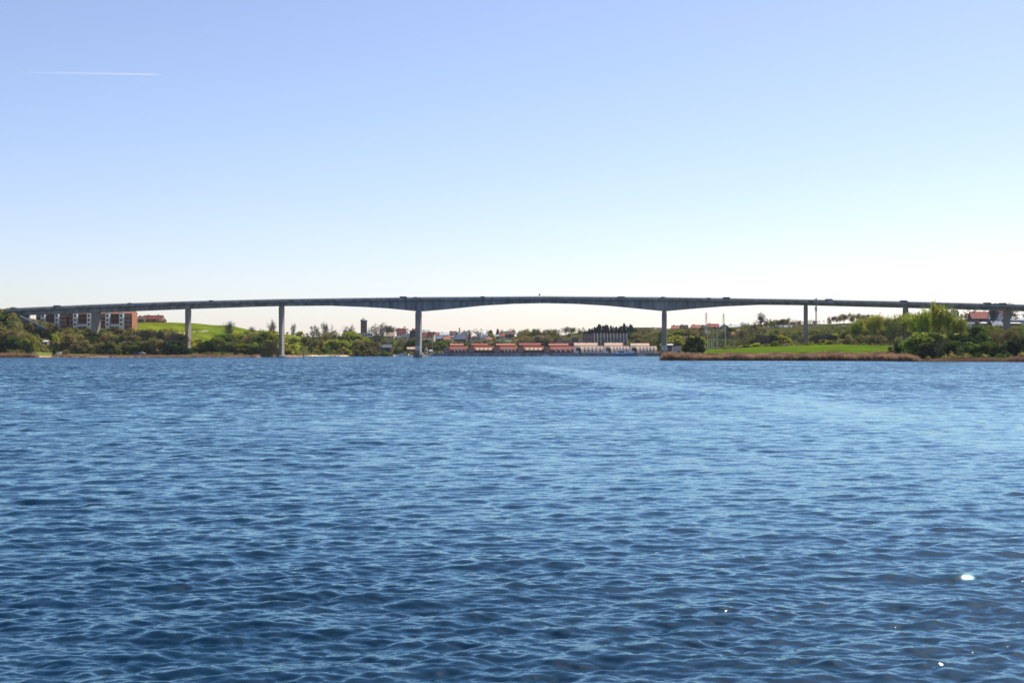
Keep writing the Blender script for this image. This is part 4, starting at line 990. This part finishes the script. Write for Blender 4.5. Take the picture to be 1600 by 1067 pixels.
for sd_ in range(3):      # tall budding tree: yellow green leaves on visible limbs
    g = np.random.default_rng(300+sd_); S_, hw = normalise(skeleton(g, 3, 0, .42, .3, .8, kids_=(10,5,4)))
    tips = np.array([tuple(s[1]) for s in S_ if s[4] >= 2 and s[1].z > .2]); pts = np.repeat(tips, 8, 0) + g.normal(size=(len(tips)*8,3))*.026
    V, Q = leafquads(pts, .0145, g)
    add_proto('bud', [('trunk', seg_mesh([s for s in S_ if s[4] <= 1], 'trunk', M['bark_pale'])), ('crown', np_mesh('crown', V, Q, M['leaf_yellow'])), ('branches', seg_mesh([s for s in S_ if s[4] > 1], 'branches', M['twig_green'], .002))], hw)
for sd_ in range(3):      # leafy tree
    g = np.random.default_rng(400+sd_); S_, _ = normalise(skeleton(g, 2, 0, .5, .3, .5, kids_=(7,4)))
    P = cloud(g, clumps(g, 34, .30, .25, .93, 'oval', (.07,.13)), 42); V, Q = leafquads(P, .021, g)
    add_proto('leafy', [('trunk', seg_mesh([(s[0]*.85, s[1]*.85, s[2], s[3], s[4]) for s in S_], 'trunk', M['bark'])), ('crown', np_mesh('crown', V, Q, M['leaf_green']))], .36)
for sd_ in range(2):
    g = np.random.default_rng(450+sd_); S_, _ = normalise(skeleton(g, 2, 0, .5, .3, .5, kids_=(7,4)))
    P = cloud(g, clumps(g, 34, .32, .2, .93, 'oval', (.07,.13)), 42); V, Q = leafquads(P, .021, g)
    add_proto('darkleafy', [('trunk', seg_mesh([(s[0]*.85, s[1]*.85, s[2], s[3], s[4]) for s in S_], 'trunk', M['bark'])), ('crown', np_mesh('crown', V, Q, M['leaf_dark']))], .38)
def bushproto(kind, m, seeds, rx=.62, per=60, n=30, size=.045):
    for sd_ in seeds:
        g = np.random.default_rng(sd_); P = cloud(g, clumps(g, n, rx, .02, .84, 'dome', (.14,.22)), per); V, Q = leafquads(P, size, g)
        S_, _ = normalise(skeleton(g, 1, 0, .7, .3, .5, kids_=(6,)))
        add_proto(kind, [('stem', seg_mesh([(s[0]*.7, s[1]*.7, s[2], s[3], s[4]) for s in S_], 'stem', M['bark'])), ('crown', np_mesh('crown', V, Q, m))], rx+.12)
bushproto('bush_green', M['leaf_green'], (500,501,502)); bushproto('bush_dark', M['leaf_dark'], (510,511)); bushproto('bush_yellow', M['leaf_yellow'], (520,521))
bushproto('bush_brown', M['leaf_brown'], (530,531,532)); bushproto('bush_blossom', M['leaf_blossom'], (540,))
for sd_ in range(3):      # conifers: tiers of drooping needles
    g = np.random.default_rng(600+sd_); P = []
    for t in range(17):
        z = .1 + .86*t/17; r = .17*(1-z)**.75 + .012
        for a in range(9):
            th = a*.698 + t*1.1 + g.random()*.4; k = 10; u = g.random(k); rr = r*(.75+.5*g.random())
            P.append(np.stack([rr*u*math.cos(th)+g.normal(size=k)*.008, rr*u*math.sin(th)+g.normal(size=k)*.008, z - .06*u*u + g.normal(size=k)*.008], 1))
    P = np.concatenate(P + [np.array([[0,0,.975],[0,0,.99],[.003,0,.96]])]); V, Q = leafquads(P, .018, g)
    S_ = [(Vector((0,0,-.03)), Vector((0,0,.9)), .014, .003, 0)]
    add_proto('conifer', [('trunk', seg_mesh(S_, 'trunk', M['bark'])), ('crown', np_mesh('crown', V, Q, M['needle']))], .17)
g = np.random.default_rng(700); P = cloud(g, clumps(g, 50, .19, .06, .9, 'oval', (.05,.09)), 60); V, Q = leafquads(P, .02, g)
add_proto('thuja', [('trunk', seg_mesh([(Vector((0,0,-.03)), Vector((0,0,.8)), .02, .005, 0)], 'trunk', M['bark'])), ('crown', np_mesh('crown', V, Q, M['needle']))], .24)
for sd_ in range(2):      # pine with flat open crown
    g = np.random.default_rng(720+sd_); S_, _ = normalise(skeleton(g, 2, 0, .6, .4, .4, kids_=(5,4)))
    P = cloud(g, clumps(g, 12, .26, .55, .92, 'oval', (.07,.12)), 50); V, Q = leafquads(P, .02, g)
    add_proto('pine', [('trunk', seg_mesh([(s[0]*.9, s[1]*.9, s[2], s[3], s[4]) for s in S_], 'trunk', M['bark'])), ('crown', np_mesh('crown', V, Q, M['needle']))], .3)

INFO = {'bare': ('bare_tree','bare brown tree','bare tree'), 'haze': ('budding_tree','brown budding tree','tree'), 'bud': ('leafing_tree','yellow-green leafing tree','tree'), 'leafy': ('leafy_tree','green leafy tree','tree'),
        'darkleafy': ('leafy_tree','dark green tree','tree'), 'bush_green': ('green_bush','green bush','bush'), 'bush_dark': ('dark_bush','dark green bush','bush'), 'bush_yellow': ('yellow_green_bush','yellow-green bush','bush'),
        'bush_brown': ('brown_bush','brown bush','bush'), 'bush_blossom': ('blossoming_bush','pale blossoming bush','bush'), 'conifer': ('conifer','dark conifer','conifer'), 'thuja': ('thuja','dark oval thuja','thuja'), 'pine': ('pine_tree','dark pine','pine tree')}
ORD = ['first','second','third','fourth','fifth','sixth','seventh','eighth','ninth','tenth','eleventh','twelfth','thirteenth','fourteenth','fifteenth','sixteenth','seventeenth','eighteenth','nineteenth','twentieth',
       'twenty-first','twenty-second','twenty-third','twenty-fourth','twenty-fifth','twenty-sixth','twenty-seventh','twenty-eighth','twenty-ninth','thirtieth']
TREES = []   # (kind, px, d, height, width, zone, label, seed)
def tree(kind, px, ytop, d, wpx=None, label=None, zone=None, sink=.3):
    TREES.append([kind, px, d, ytop, wpx, zone, label])
def fill(zone, px0, px1, n, d0, d1, top, kinds, wmul=1.0, jy=2.5, bush_h=None, seed=1):
    """n plants between two columns; `top` gives the row of the tree tops along the photo"""
    g = random.Random(seed*77 + int(px0)); tx_ = [t[0] for t in top]; ty_ = [t[1] for t in top]
    for i in range(n):
        px = px0 + (px1-px0)*(i + .1 + .8*g.random())/n; d = d0 + (d1-d0)*g.random(); kd = g.choice(kinds)
        TREES.append([kd, px, d, float(np.interp(px, tx_, ty_)) + g.uniform(-jy*.6, jy), None, zone, None])

def plant_all():
    byz = {}
    for i, t in enumerate(TREES):
        if t[6] is None: byz.setdefault((t[5], INFO[t[0]][1]), []).append(i)
    for (zone, kn), idx in byz.items():
        idx.sort(key=lambda i: TREES[i][1]); n = len(idx)
        for k, i in enumerate(idx):
            TREES[i][6] = f'{ORD[k]} {kn} from the left {zone}' if n > 1 else f'the only {kn} {zone}'
    first = {}; g = random.Random(5)
    for kind, px, d, yt, wpx, zone, label in TREES:
        parts_l = PROTO[kind]; vi = g.randrange(len(parts_l)); parts, hw = parts_l[vi]; nm, _, cat = INFO[kind]
        gz = H(px, d) - .2; hgt = ht(yt, d) - gz
        bush = 'bush' in kind
        if hgt < 2.0: gz = ht(yt, d) - 2.0 - g.random(); hgt = ht(yt, d) - gz
        if hgt > 24: hgt = 24; gz = ht(yt, d) - 24
        width = (wpx/F*d/2) if wpx else None
        sx = width/hw if width else hgt*(1.55 if kind == 'conifer' else 1)*g.uniform(.85, 1.25)*(1 if not bush else g.uniform(1.0, 1.3))
        if bush and not width: sx = max(sx, 2.6/hw*.8)
        if not bush and kind in ('haze','leafy','darkleafy') and not width: sx = max(sx, 6.5)
        k = (kind, vi); rz = g.random()*6.28; loc = (px2x(px,d), d, gz)
        if k not in first:
            r = empty(nm, loc, rz)
            for pn, me in parts: link(pn, me, r)
            first[k] = r; r.scale = (sx, sx, hgt)
        else: r = copy_tree(first[k], loc, rz, (sx, sx, hgt))
        prop(r, label, cat, 'plants ' + zone if zone else 'trees and bushes standing out on the shores')

# ---- named, prominent plants
tree('bush_brown', 47, 503, 897, 17, 'brown bush growing against the upper part of the sloping abutment wall')
tree('bush_green', 60, 510, 897, 16, 'green bush growing against the lower part of the sloping abutment wall')
tree('bush_brown', 73, 513.5, 899, 15, 'brown bush right at the foot of the sloping abutment wall')
tree('bush_dark', 1085, 521.5, 565, 44, 'big round dark green bush at the tip of the reed bank', sink=0)
tree('bush_yellow', 1093, 522.5, 578, 26, 'yellow-green bush rising behind the big dark bush at the reed bank')
tree('bud', 1465, 471.5, 560, 30, 'tallest leafing tree, its top rising above the bridge deck at the right')
tree('bud', 1449, 480, 580, 30, 'tall leafing tree just left of the tallest one at the right')
tree('bud', 1481, 479, 555, 26, 'tall yellow leafing tree just right of the tallest one')
tree('bud', 1496, 493, 545, 26, 'bright yellow-green tree with dense leaves under the bridge at the right')
tree('bud', 1368, 490, 730, 24, 'broad yellow-green tree standing right behind the green field')
tree('bare', 1189.5, 484.5, 1120, 22, 'big round bare tree on the crest between the pylons and the slim pier')
tree('bare', 1578, 468, 960, 26, 'umbrella shaped bare tree whose crown shows above the deck at the right')
tree('bare', 357.5, 500, 985, 22, 'bare round tree standing alone on the crest right of the green hill')
tree('bare', 392, 507.5, 990, 16, 'small bare tree on the slope halfway between two tall bridge piers')
tree('bush_green', 366, 527, 925, 29, 'round grey-green willow bush on the slope between two tall bridge piers')
tree('bare', 425, 497.5, 985, 16, 'tall thin bare tree just left of the pier standing in the water')
tree('bare', 458, 504, 1080, 9, 'small faint bare tree just right of the pier standing in the water')
tree('bare', 591.5, 502.5, 1170, 34, 'wide bare tree crown right of the water tower')
tree('bare', 545.5, 504.5, 1150, 24, 'wide bare tree crown left of the water tower')
tree('bare', 508.5, 501.5, 1120, 15, 'tallest narrow bare tree midway between the tall pier and the water tower')
tree('darkleafy', 519, 507, 1125, 9, 'narrow dark tree beside the tallest narrow bare tree')
tree('bare', 490.5, 506, 1120, 16, 'pale brown bare tree left of the tallest narrow bare tree')
tree('thuja', 718, 510, 1240, 6.5, 'dark oval thuja standing out on the skyline above the white roof')
tree('thuja', 734, 518.5, 1215, 9, 'dark blue-green conifer between blue-grey roof and wide eaved white house')
tree('bush_dark', 766.5, 513.5, 1250, 12, 'round dark purple-brown tree on the skyline above the white bungalow')
tree('bush_yellow', 769, 519.5, 1230, 16, 'yellow-green bush below the round purple-brown tree')
tree('thuja', 797, 521, 1225, 11, 'dark round conifer in front of the large brown block')
tree('bush_yellow', 86.5, 520, 870, 19, 'bright yellow-green bush below the sloping wall of the left abutment')
tree('bush_dark', 87, 533.5, 845, 13, 'dark bush in front of the bright yellow-green one on the left bank')
tree('bush_yellow', 51, 525, 848, 19, 'bright green bush at the foot of the left embankment')
tree('bush_yellow', 39, 526.5, 850, 22, 'yellow-green bush second nearest to the foot of the left embankment')
tree('bush_green', 20, 524, 850, 36, 'wide green bush at the foot of the left embankment')
tree('bush_dark', 3, 533, 845, 22, 'dark bush at the left edge of the picture')
tree('bush_dark', 44, 536, 838, 10, 'small dark bush below the bright green bushes of the left embankment')
tree('bush_dark', 84.5, 547, 826, 8, 'small dark bush on the beach beside the laid up boats')
tree('bush_brown', 103, 546, 826, 17, 'low brown bush on the grass right of the laid up boats')
tree('bush_dark', 173, 545.5, 828, 13, 'low dark bush on the beach midway to the second pier')
tree('bush_yellow', 186, 543.5, 830, 11, 'low yellow-green bush on the beach left of the parked cars')
tree('bush_dark', 1404, 532.5, 515, 26, 'dark sprawling bush at the right end of the green field')
tree('bush_brown', 1392, 540, 512, 16, 'dark brown bush on the reeds left of the dark sprawling bush')
tree('bush_yellow', 1290, 529.5, 725, 31, 'wide yellow-green bush behind the middle of the green field')
tree('bush_yellow', 1262, 533.5, 735, 9, 'small yellow-green bush below the slim bridge pier')
tree('bush_yellow', 1211, 532, 740, 16, 'yellow-green bush left of the slim bridge pier behind the field')
tree('bush_yellow', 1181, 535, 735, 22, 'round yellow-green bush behind the left half of the green field')
tree('bush_green', 1166, 538, 728, 14, 'small green bush beside the round yellow-green bush behind the field')
tree('bush_blossom', 1230, 536.5, 738, 16, 'pale blossoming bush left of the slim bridge pier')
tree('bush_dark', 450, 534, 950, 14, 'dark bush just right of the pier standing in the water')
tree('bush_yellow', 459, 536, 965, 17, 'yellow-green bush right of the pier standing in the water')
tree('bush_dark', 484.5, 541, 1012, 9, 'small dark bush in the yellow-green ones behind the channel marker')
tree('bush_yellow', 533, 536, 1060, 20, 'bright yellow-green bush on the shore left of the water tower')
tree('bush_dark', 571, 541, 1085, 11, 'dark bush on the shore below the water tower')
tree('bush_green', 622, 541, 1125, 20, 'green bush right of the black boathouse')
tree('bush_green', 612, 514, 1240, 12, 'green tree in front of the villa with wine red roof')
tree('bush_yellow', 882+8, 520, 1270, 9, 'bright yellow tree behind the brown tower block')
tree('bush_dark', 872, 519.5, 1240, 11, 'dark round bush above the arcaded brick building')

# ---- zones
Z = "on the embankment at the bridge's left end"
fill(Z, -40, 42, 9, 858, 872, [(0,508),(20,514),(42,520)], ['bush_brown','bush_brown','haze','bush_green'], seed=1)
fill(Z, -40, 30, 6, 885, 900, [(0,486),(10,487),(28,497)], ['bush_brown','bush_green'], seed=2)
Z = 'below the red brick flats'
fill(Z, 50, 215, 16, 905, 945, [(50,499),(75,503),(100,511),(215,512)], ['haze','bare','bush_brown'], seed=3, jy=2)
fill(Z, 96, 215, 13, 868, 890, [(96,520),(150,524),(215,522)], ['haze','bush_brown','bush_dark','darkleafy','bare'], seed=4)
fill(Z, 120, 215, 9, 848, 862, [(120,532),(215,530)], ['bush_dark','bush_green','bush_brown','haze'], seed=5)
Z = 'on the bank right of the flats'
fill(Z, 215, 288, 13, 880, 930, [(215,513),(240,512),(262,514),(288,522)], ['haze','bare','darkleafy','haze'], seed=6)
fill(Z, 215, 288, 9, 848, 872, [(215,526),(250,530),(288,532)], ['bush_dark','haze','bush_dark','bush_brown'], seed=7)
Z = 'between the two tall left piers'
fill(Z, 298, 345, 7, 880, 930, [(298,529),(320,532),(345,524)], ['bush_dark','bush_green','bush_yellow'], seed=8)
fill(Z, 335, 432, 13, 935, 985, [(335,521),(370,518),(400,514),(432,514)], ['bush_green','haze','leafy','bush_brown','bush_yellow'], seed=9)
fill(Z, 300, 432, 13, 868, 905, [(300,540),(360,538),(400,532),(432,532)], ['bush_green','bush_brown','bush_yellow','bush_dark','haze'], seed=10)
Z = 'on the shore left of the water tower'
fill(Z, 446, 560, 15, 1095, 1160, [(446,516),(480,517),(560,516)], ['haze','leafy','haze','bush_yellow','bare'], seed=11)
fill(Z, 446, 580, 15, 1040, 1085, [(446,527),(500,529),(560,530)], ['haze','bush_green','bush_yellow','bush_brown'], seed=12)
fill(Z, 462, 605, 14, 1015, 1035, [(462,541),(520,544),(605,546)], ['bush_green','bush_yellow','bush_brown'], seed=13)
Z = 'between water tower and left main pier'
fill(Z, 560, 655, 14, 1170, 1215, [(560,524),(590,526),(655,529)], ['haze','bush_green','bush_brown','bush_yellow','leafy'], seed=14)
fill(Z, 600, 650, 7, 1290, 1340, [(600,506),(614,508),(650,513)], ['bare','haze','pine'], seed=15, jy=3)
Z = 'between houses above the quay'
fill(Z, 662, 700, 8, 1165, 1195, [(662,531),(700,532)], ['bush_green','bush_dark','haze'], seed=16)
fill(Z, 700, 820, 17, 1150, 1185, [(700,531),(820,532)], ['bush_green','bush_brown','bush_yellow','haze'], seed=17)
fill(Z, 700, 870, 17, 1330, 1380, [(700,515),(740,514),(820,514),(870,513)], ['haze','bare','conifer','pine','haze'], seed=18, jy=3)
Z = 'left of the arcaded building'
fill(Z, 815, 870, 13, 1215, 1270, [(815,517),(830,513),(870,515)], ['haze','leafy','haze','bare','bush_yellow'], seed=19)
fill(Z, 815, 870, 11, 1160, 1195, [(815,524),(870,524)], ['haze','bush_brown','bush_green','bush_blossom'], seed=20)
Z = 'behind the arcaded brick building'
fill(Z, 872, 915, 9, 1280, 1330, [(872,513),(895,511),(915,511)], ['leafy','haze','pine','bud'], seed=21)
Z = 'behind the balcony flats'
fill(Z, 912, 988, 30, 1225, 1275, [(912,516),(925,509),(938,505.5),(948,508),(968,508),(975,505),(988,508)], ['conifer'], seed=22, jy=3.5)
Z = 'left of the right main pier'
fill(Z, 982, 1032, 10, 1180, 1230, [(982,518),(1032,519)], ['leafy','haze','bush_yellow','bush_green'], seed=23)
fill(Z, 985, 1032, 9, 1130, 1160, [(985,529),(1032,530)], ['bush_green','haze','leafy','bush_brown'], seed=24)
Z = 'behind the big dark bush'
fill(Z, 1044, 1100, 9, 1070, 1110, [(1044,515),(1075,512),(1100,517)], ['leafy','haze','haze','bush_yellow'], seed=25)
fill(Z, 1042, 1100, 9, 1000, 1040, [(1042,524),(1075,522),(1100,526)], ['bush_green','haze','bush_yellow','bush_blossom'], seed=26)
Z = 'behind the substation poles'
fill(Z, 1100, 1165, 12, 1020, 1090, [(1100,518),(1140,517),(1165,516)], ['haze','bare','leafy','haze','darkleafy'], seed=27)
fill(Z, 1100, 1165, 10, 800, 900, [(1100,532),(1130,528),(1165,530)], ['bush_dark','haze','bush_green','leafy'], seed=28)
Z = 'below the big bare tree'
fill(Z, 1160, 1256, 14, 1090, 1125, [(1160,508),(1185,500),(1205,504),(1256,512)], ['haze','leafy','bare','leafy','darkleafy'], seed=29)
fill(Z, 1160, 1256, 13, 850, 990, [(1160,524),(1210,520),(1256,524)], ['haze','bush_dark','bush_brown','darkleafy','bush_green'], seed=30)
Z = 'on the crest near the telecom mast'
fill(Z, 1195, 1300, 20, 1170, 1230, [(1195,500),(1230,495),(1262,501),(1300,497)], ['haze','leafy','bare','pine'], seed=31, jy=3)
fill(Z, 1295, 1360, 14, 1140, 1190, [(1295,493),(1325,489),(1360,490)], ['bare','haze','haze'], seed=32)
Z = 'just right of the slim pier'
fill(Z, 1264, 1330, 10, 820, 960, [(1264,526),(1300,520),(1330,518)], ['bush_green','bush_dark','haze','bush_blossom'], seed=33)
Z = 'in the tall row behind the field'
fill(Z, 1328, 1440, 17, 750, 830, [(1328,505),(1345,499),(1372,491),(1390,501),(1405,492),(1420,489),(1440,490)], ['bud','bud','haze','bud','leafy'], seed=34, jy=3)
fill(Z, 1325, 1395, 9, 745, 770, [(1325,523),(1395,524)], ['haze','bush_brown','bush_green'], seed=35)
Z = 'in the right shore thicket'
fill(Z, 1428, 1500, 8, 500, 530, [(1428,520),(1450,515),(1500,522)], ['bush_green','bush_dark','bush_yellow','darkleafy'], seed=36)
fill(Z, 1500, 1640, 13, 560, 640, [(1500,507),(1525,506),(1560,516),(1590,508),(1640,506)], ['darkleafy','leafy','bush_green','haze'], seed=37)
fill(Z, 1440, 1640, 17, 480, 500, [(1440,534),(1520,530),(1560,538),(1590,526),(1640,526)], ['bush_dark','bush_dark','darkleafy','bush_green'], seed=38)
Z = 'behind the right shore thicket'
fill(Z, 1425, 1500, 7, 600, 680, [(1425,493),(1440,487),(1500,500)], ['bud','bud','haze'], seed=39)
Z = 'behind the right edge houses'
fill(Z, 1496, 1640, 11, 1080, 1130, [(1496,485),(1530,481),(1560,484),(1640,486)], ['haze','leafy','darkleafy'], seed=40)
Z = 'high on the slope right of the pylons'
fill(Z, 1150, 1345, 20, 1010, 1080, [(1150,516),(1190,510),(1230,517),(1300,514),(1345,508)], ['haze','leafy','haze','bush_yellow','darkleafy','bush_green'], seed=41)
fill(Z, 1280, 1420, 14, 900, 1000, [(1280,512),(1345,505),(1420,505)], ['haze','leafy','bush_brown','darkleafy'], seed=42)
Z = 'on the crest left of the main pier'
fill(Z, 984, 1034, 11, 1250, 1292, [(984,511),(1000,513.5),(1034,513)], ['haze','leafy','bush_yellow','bush_green'], seed=45)
Z = 'on the crest left of the slim pier'
fill(Z, 1195, 1256, 9, 1150, 1168, [(1195,501),(1225,498),(1256,502)], ['haze','bare','leafy','bush_brown'], seed=46)
Z = 'on the lower slope near the slim pier'
fill(Z, 1150, 1335, 26, 830, 980, [(1150,527),(1200,521),(1250,524),(1300,519),(1335,517)], ['leafy','bush_yellow','darkleafy','bare','bush_blossom','bud','haze'], seed=44, jy=5)
Z = 'high on the slope behind the substation'
fill(Z, 1060, 1160, 12, 1110, 1140, [(1060,512),(1160,512)], ['haze','leafy','bush_green','bare'], seed=43)
plant_all()

# ------------------------------------------------------------------ reeds, undergrowth, stones (nobody could count them)
def reeds(name, label, px0, px1, depth, n, hmin, hmax, m, seed, shore, w_=.05, gap=None, off=0):
    g = np.random.default_rng(seed); px = px0 + (px1-px0)*g.random(n)
    sh = np.interp(px, [s[0] for s in shore], [s[1] for s in shore]) + off
    d = sh + depth*g.random(n)**1.2
    tall = (hmin + (hmax-hmin)*g.random(n))*(.97 + .04*np.sin(px*.31+3*np.sin(px*.047)) + .05*np.sin(px*.083+1) + .10*np.sin(px*2.1 + 4*np.sin(px*.37))*np.sin(px*.9))
    if gap: tall *= np.interp(px, [s[0] for s in gap], [s[1] for s in gap])
    x = (px-800)/F*d; z = np.array([max(-.3, H(float(a), float(b))-.15) for a, b in zip(px, d)])
    th = g.random(n)*3.14; lx = g.normal(size=n)*.12*tall; ly = g.normal(size=n)*.12*tall; ww = w_*(.6+.8*g.random(n))
    cx, sx = np.cos(th)*ww, np.sin(th)*ww
    V = np.stack([np.stack([x-cx, d-sx, z], 1), np.stack([x+cx, d+sx, z], 1), np.stack([x+cx*1.3+lx, d+sx*1.3+ly, z+tall], 1), np.stack([x-cx*1.3+lx, d-sx*1.3+ly, z+tall], 1)], 1).reshape(-1,3)
    me = np_mesh(name, V, np.arange(4*n).reshape(n,4), m); link(name, me, label=label, cat='reeds', kind='stuff')
SH = [(p[0], p[1][0][0]) for p in PROF]
reeds('reed_bed', 'reddish brown dry reed belt along the right shore', 1031, 1436, 13, 62000, 1.0, 2.6, M['reed'], 1, [(1030,527),(1036,526)] + [s for s in SH if s[0] > 1040], .055,
      gap=[(1030,.5),(1037,1.15),(1052,1.1),(1060,.85),(1380,.95),(1400,.8),(1415,1),(1436,.4)], off=2.5)
reeds('reed_bed', 'patchy orange brown reeds before the dark thicket on the right shore', 1436, 1660, 7, 7000, 1.0, 1.9, M['reed_shaded'], 2, SH, .055, gap=[(1436,.3),(1480,.3),(1510,.65),(1550,.6),(1565,.3),(1585,.75),(1660,.9)], off=3)
reeds('reed_bed', 'low rusty reed fringe along the beach on the left shore', -60, 432, 9, 24000, .9, 2.2, M['reed'], 3, SH, .06, gap=[(-60,1.1),(56,1.0),(62,.1),(80,.15),(88,.7),(170,.5),(432,.6)], off=7)

def undergrowth():
    g = np.random.default_rng(9); P = []; 
    zones = [(-60,60,840,925,700),(60,215,850,960,420),(215,300,850,935,220),(300,440,850,1000,420),(440,600,1000,1160,420),(600,690,1120,1230,200),(700,1030,1145,1230,420),(1040,1330,980,1070,900),(1100,1330,740,990,700),(1330,1500,740,1050,600),(1440,1700,475,600,420),(1500,1700,600,950,360)]
    for a, b, d0, d1, n in zones:
        for i in range(n):
            px = a + (b-a)*g.random(); d = d0 + (d1-d0)*g.random(); h = H(px, d)
            if h < .8: continue
            cov = cover(px, d, h)
            if cov in (COV['hill'], COV['grass'], COV['field'], COV['paving'], COV['sand'], COV['path']): continue
            k = 26; r = .9 + 1.5*g.random(); v = g.normal(size=(k,3)); v /= np.linalg.norm(v, axis=1)[:, None]; v *= (r*(.5+.6*g.random(k)))[:, None]; v[:, 2] = abs(v[:, 2])*.8
            P.append(v + np.array([px2x(px,d), d, h]))
    P = np.concatenate(P); idx = g.random(len(P)//26) < .5; sel = np.repeat(idx, 26)[:len(P)]
    for nm, pp, m, lab in (('undergrowth', P[sel], M['leaf_brown'], 'brown brambles and dry undergrowth covering the banks'), ('ground_cover', P[~sel], M['leaf_green'], 'green low ground cover between the trees on the banks')):
        V, Q = leafquads(pp, .42, g); link(nm, np_mesh(nm, V, Q, m), label=lab, cat='undergrowth', kind='stuff')
undergrowth()

def stones():
    g = np.random.default_rng(19); mb = MB()
    for i in range(620):
        px = g.choice([g.uniform(84,300), g.uniform(300,640), g.uniform(480,640), g.uniform(140,170)])
        sh = np.interp(px, [s[0] for s in SH], [s[1] for s in SH]); d = sh + g.uniform(1, 12); s = g.uniform(.2, .75); x = px2x(px, d); z = max(-.2, H(px, d))
        rg = []
        for zz, rr in ((-.4,.7),(.1,1),(.55,.75),(.8,.3)): rg.append([(x + s*rr*math.cos(a*1.047)*g.uniform(.8,1.2), d + s*rr*math.sin(a*1.047)*g.uniform(.8,1.2), z + s*zz) for a in range(6)])
        mb.rings(rg)
    mb.build('beach_stones', M['stone'], label='pale reddish stones lying along the water line of the left shore', cat='stones', kind='stuff')
stones()

# ------------------------------------------------------------------ contrail high above, far away
ct = MB(); dd = 14000.0
rg = []
for px, py, rr in ((-160,109,60),(-40,111.5,42),(60,113,34),(140,114.4,27),(200,115.4,24),(235,116,19),(252,116.4,6)):
    x = px2x(px, dd); z = ht(py, dd); rg.append([(x, dd + rr*math.cos(a*.7854), z + rr*.38*math.sin(a*.7854)) for a in range(8)])
ct.rings(rg)
cm = bpy.data.materials.new('contrail_ice'); cm.use_nodes = True; nt = cm.node_tree; nt.nodes.remove(nt.nodes['Principled BSDF'])
df = nd(nt, 'ShaderNodeBsdfTranslucent'); df.inputs[0].default_value = (.95,.95,.95,1); d2 = nd(nt, 'ShaderNodeBsdfDiffuse'); d2.inputs[0].default_value = (.95,.95,.95,1); ts = nd(nt, 'ShaderNodeBsdfTransparent')
m1 = nd(nt, 'ShaderNodeMixShader'); m1.inputs[0].default_value = .5; m2 = nd(nt, 'ShaderNodeMixShader')
nt.links.new(df.outputs[0], m1.inputs[1]); nt.links.new(d2.outputs[0], m1.inputs[2])
tc = nd(nt, 'ShaderNodeTexCoord'); sx = nd(nt, 'ShaderNodeSeparateXYZ'); nt.links.new(tc.outputs['Object'], sx.inputs[0])
mr = nd(nt, 'ShaderNodeMapRange'); mr.inputs['From Min'].default_value = px2x(15, dd); mr.inputs['From Max'].default_value = px2x(235, dd); mr.inputs['To Min'].default_value = .0; mr.inputs['To Max'].default_value = .2
nt.links.new(sx.outputs['X'], mr.inputs['Value']); nt.links.new(mr.outputs[0], m2.inputs[0]); nt.links.new(ts.outputs[0], m2.inputs[1]); nt.links.new(m1.outputs[0], m2.inputs[2]); nt.links.new(m2.outputs[0], nt.nodes['Material Output'].inputs[0])
ct.build('contrail', cm, label='thin white contrail fading to the left high in the blue sky', cat='contrail')

# ------------------------------------------------------------------ thin spring haze over the sound
hz = MB(); hz.box(-3800, 3800, -3800, 3800, -4, 75)
hm = bpy.data.materials.new('haze'); hm.use_nodes = True; nt = hm.node_tree; nt.nodes.remove(nt.nodes['Principled BSDF'])
pv = nd(nt, 'ShaderNodeVolumePrincipled'); pv.inputs['Color'].default_value = (0.72, 0.85, 1.0, 1); pv.inputs['Density'].default_value = 0.00003; pv.inputs['Anisotropy'].default_value = 0.3
nt.links.new(pv.outputs[0], nt.nodes['Material Output'].inputs['Volume'])
hz.build('haze', hm, kind='stuff', label='thin pale blue haze over the sound', cat='haze')
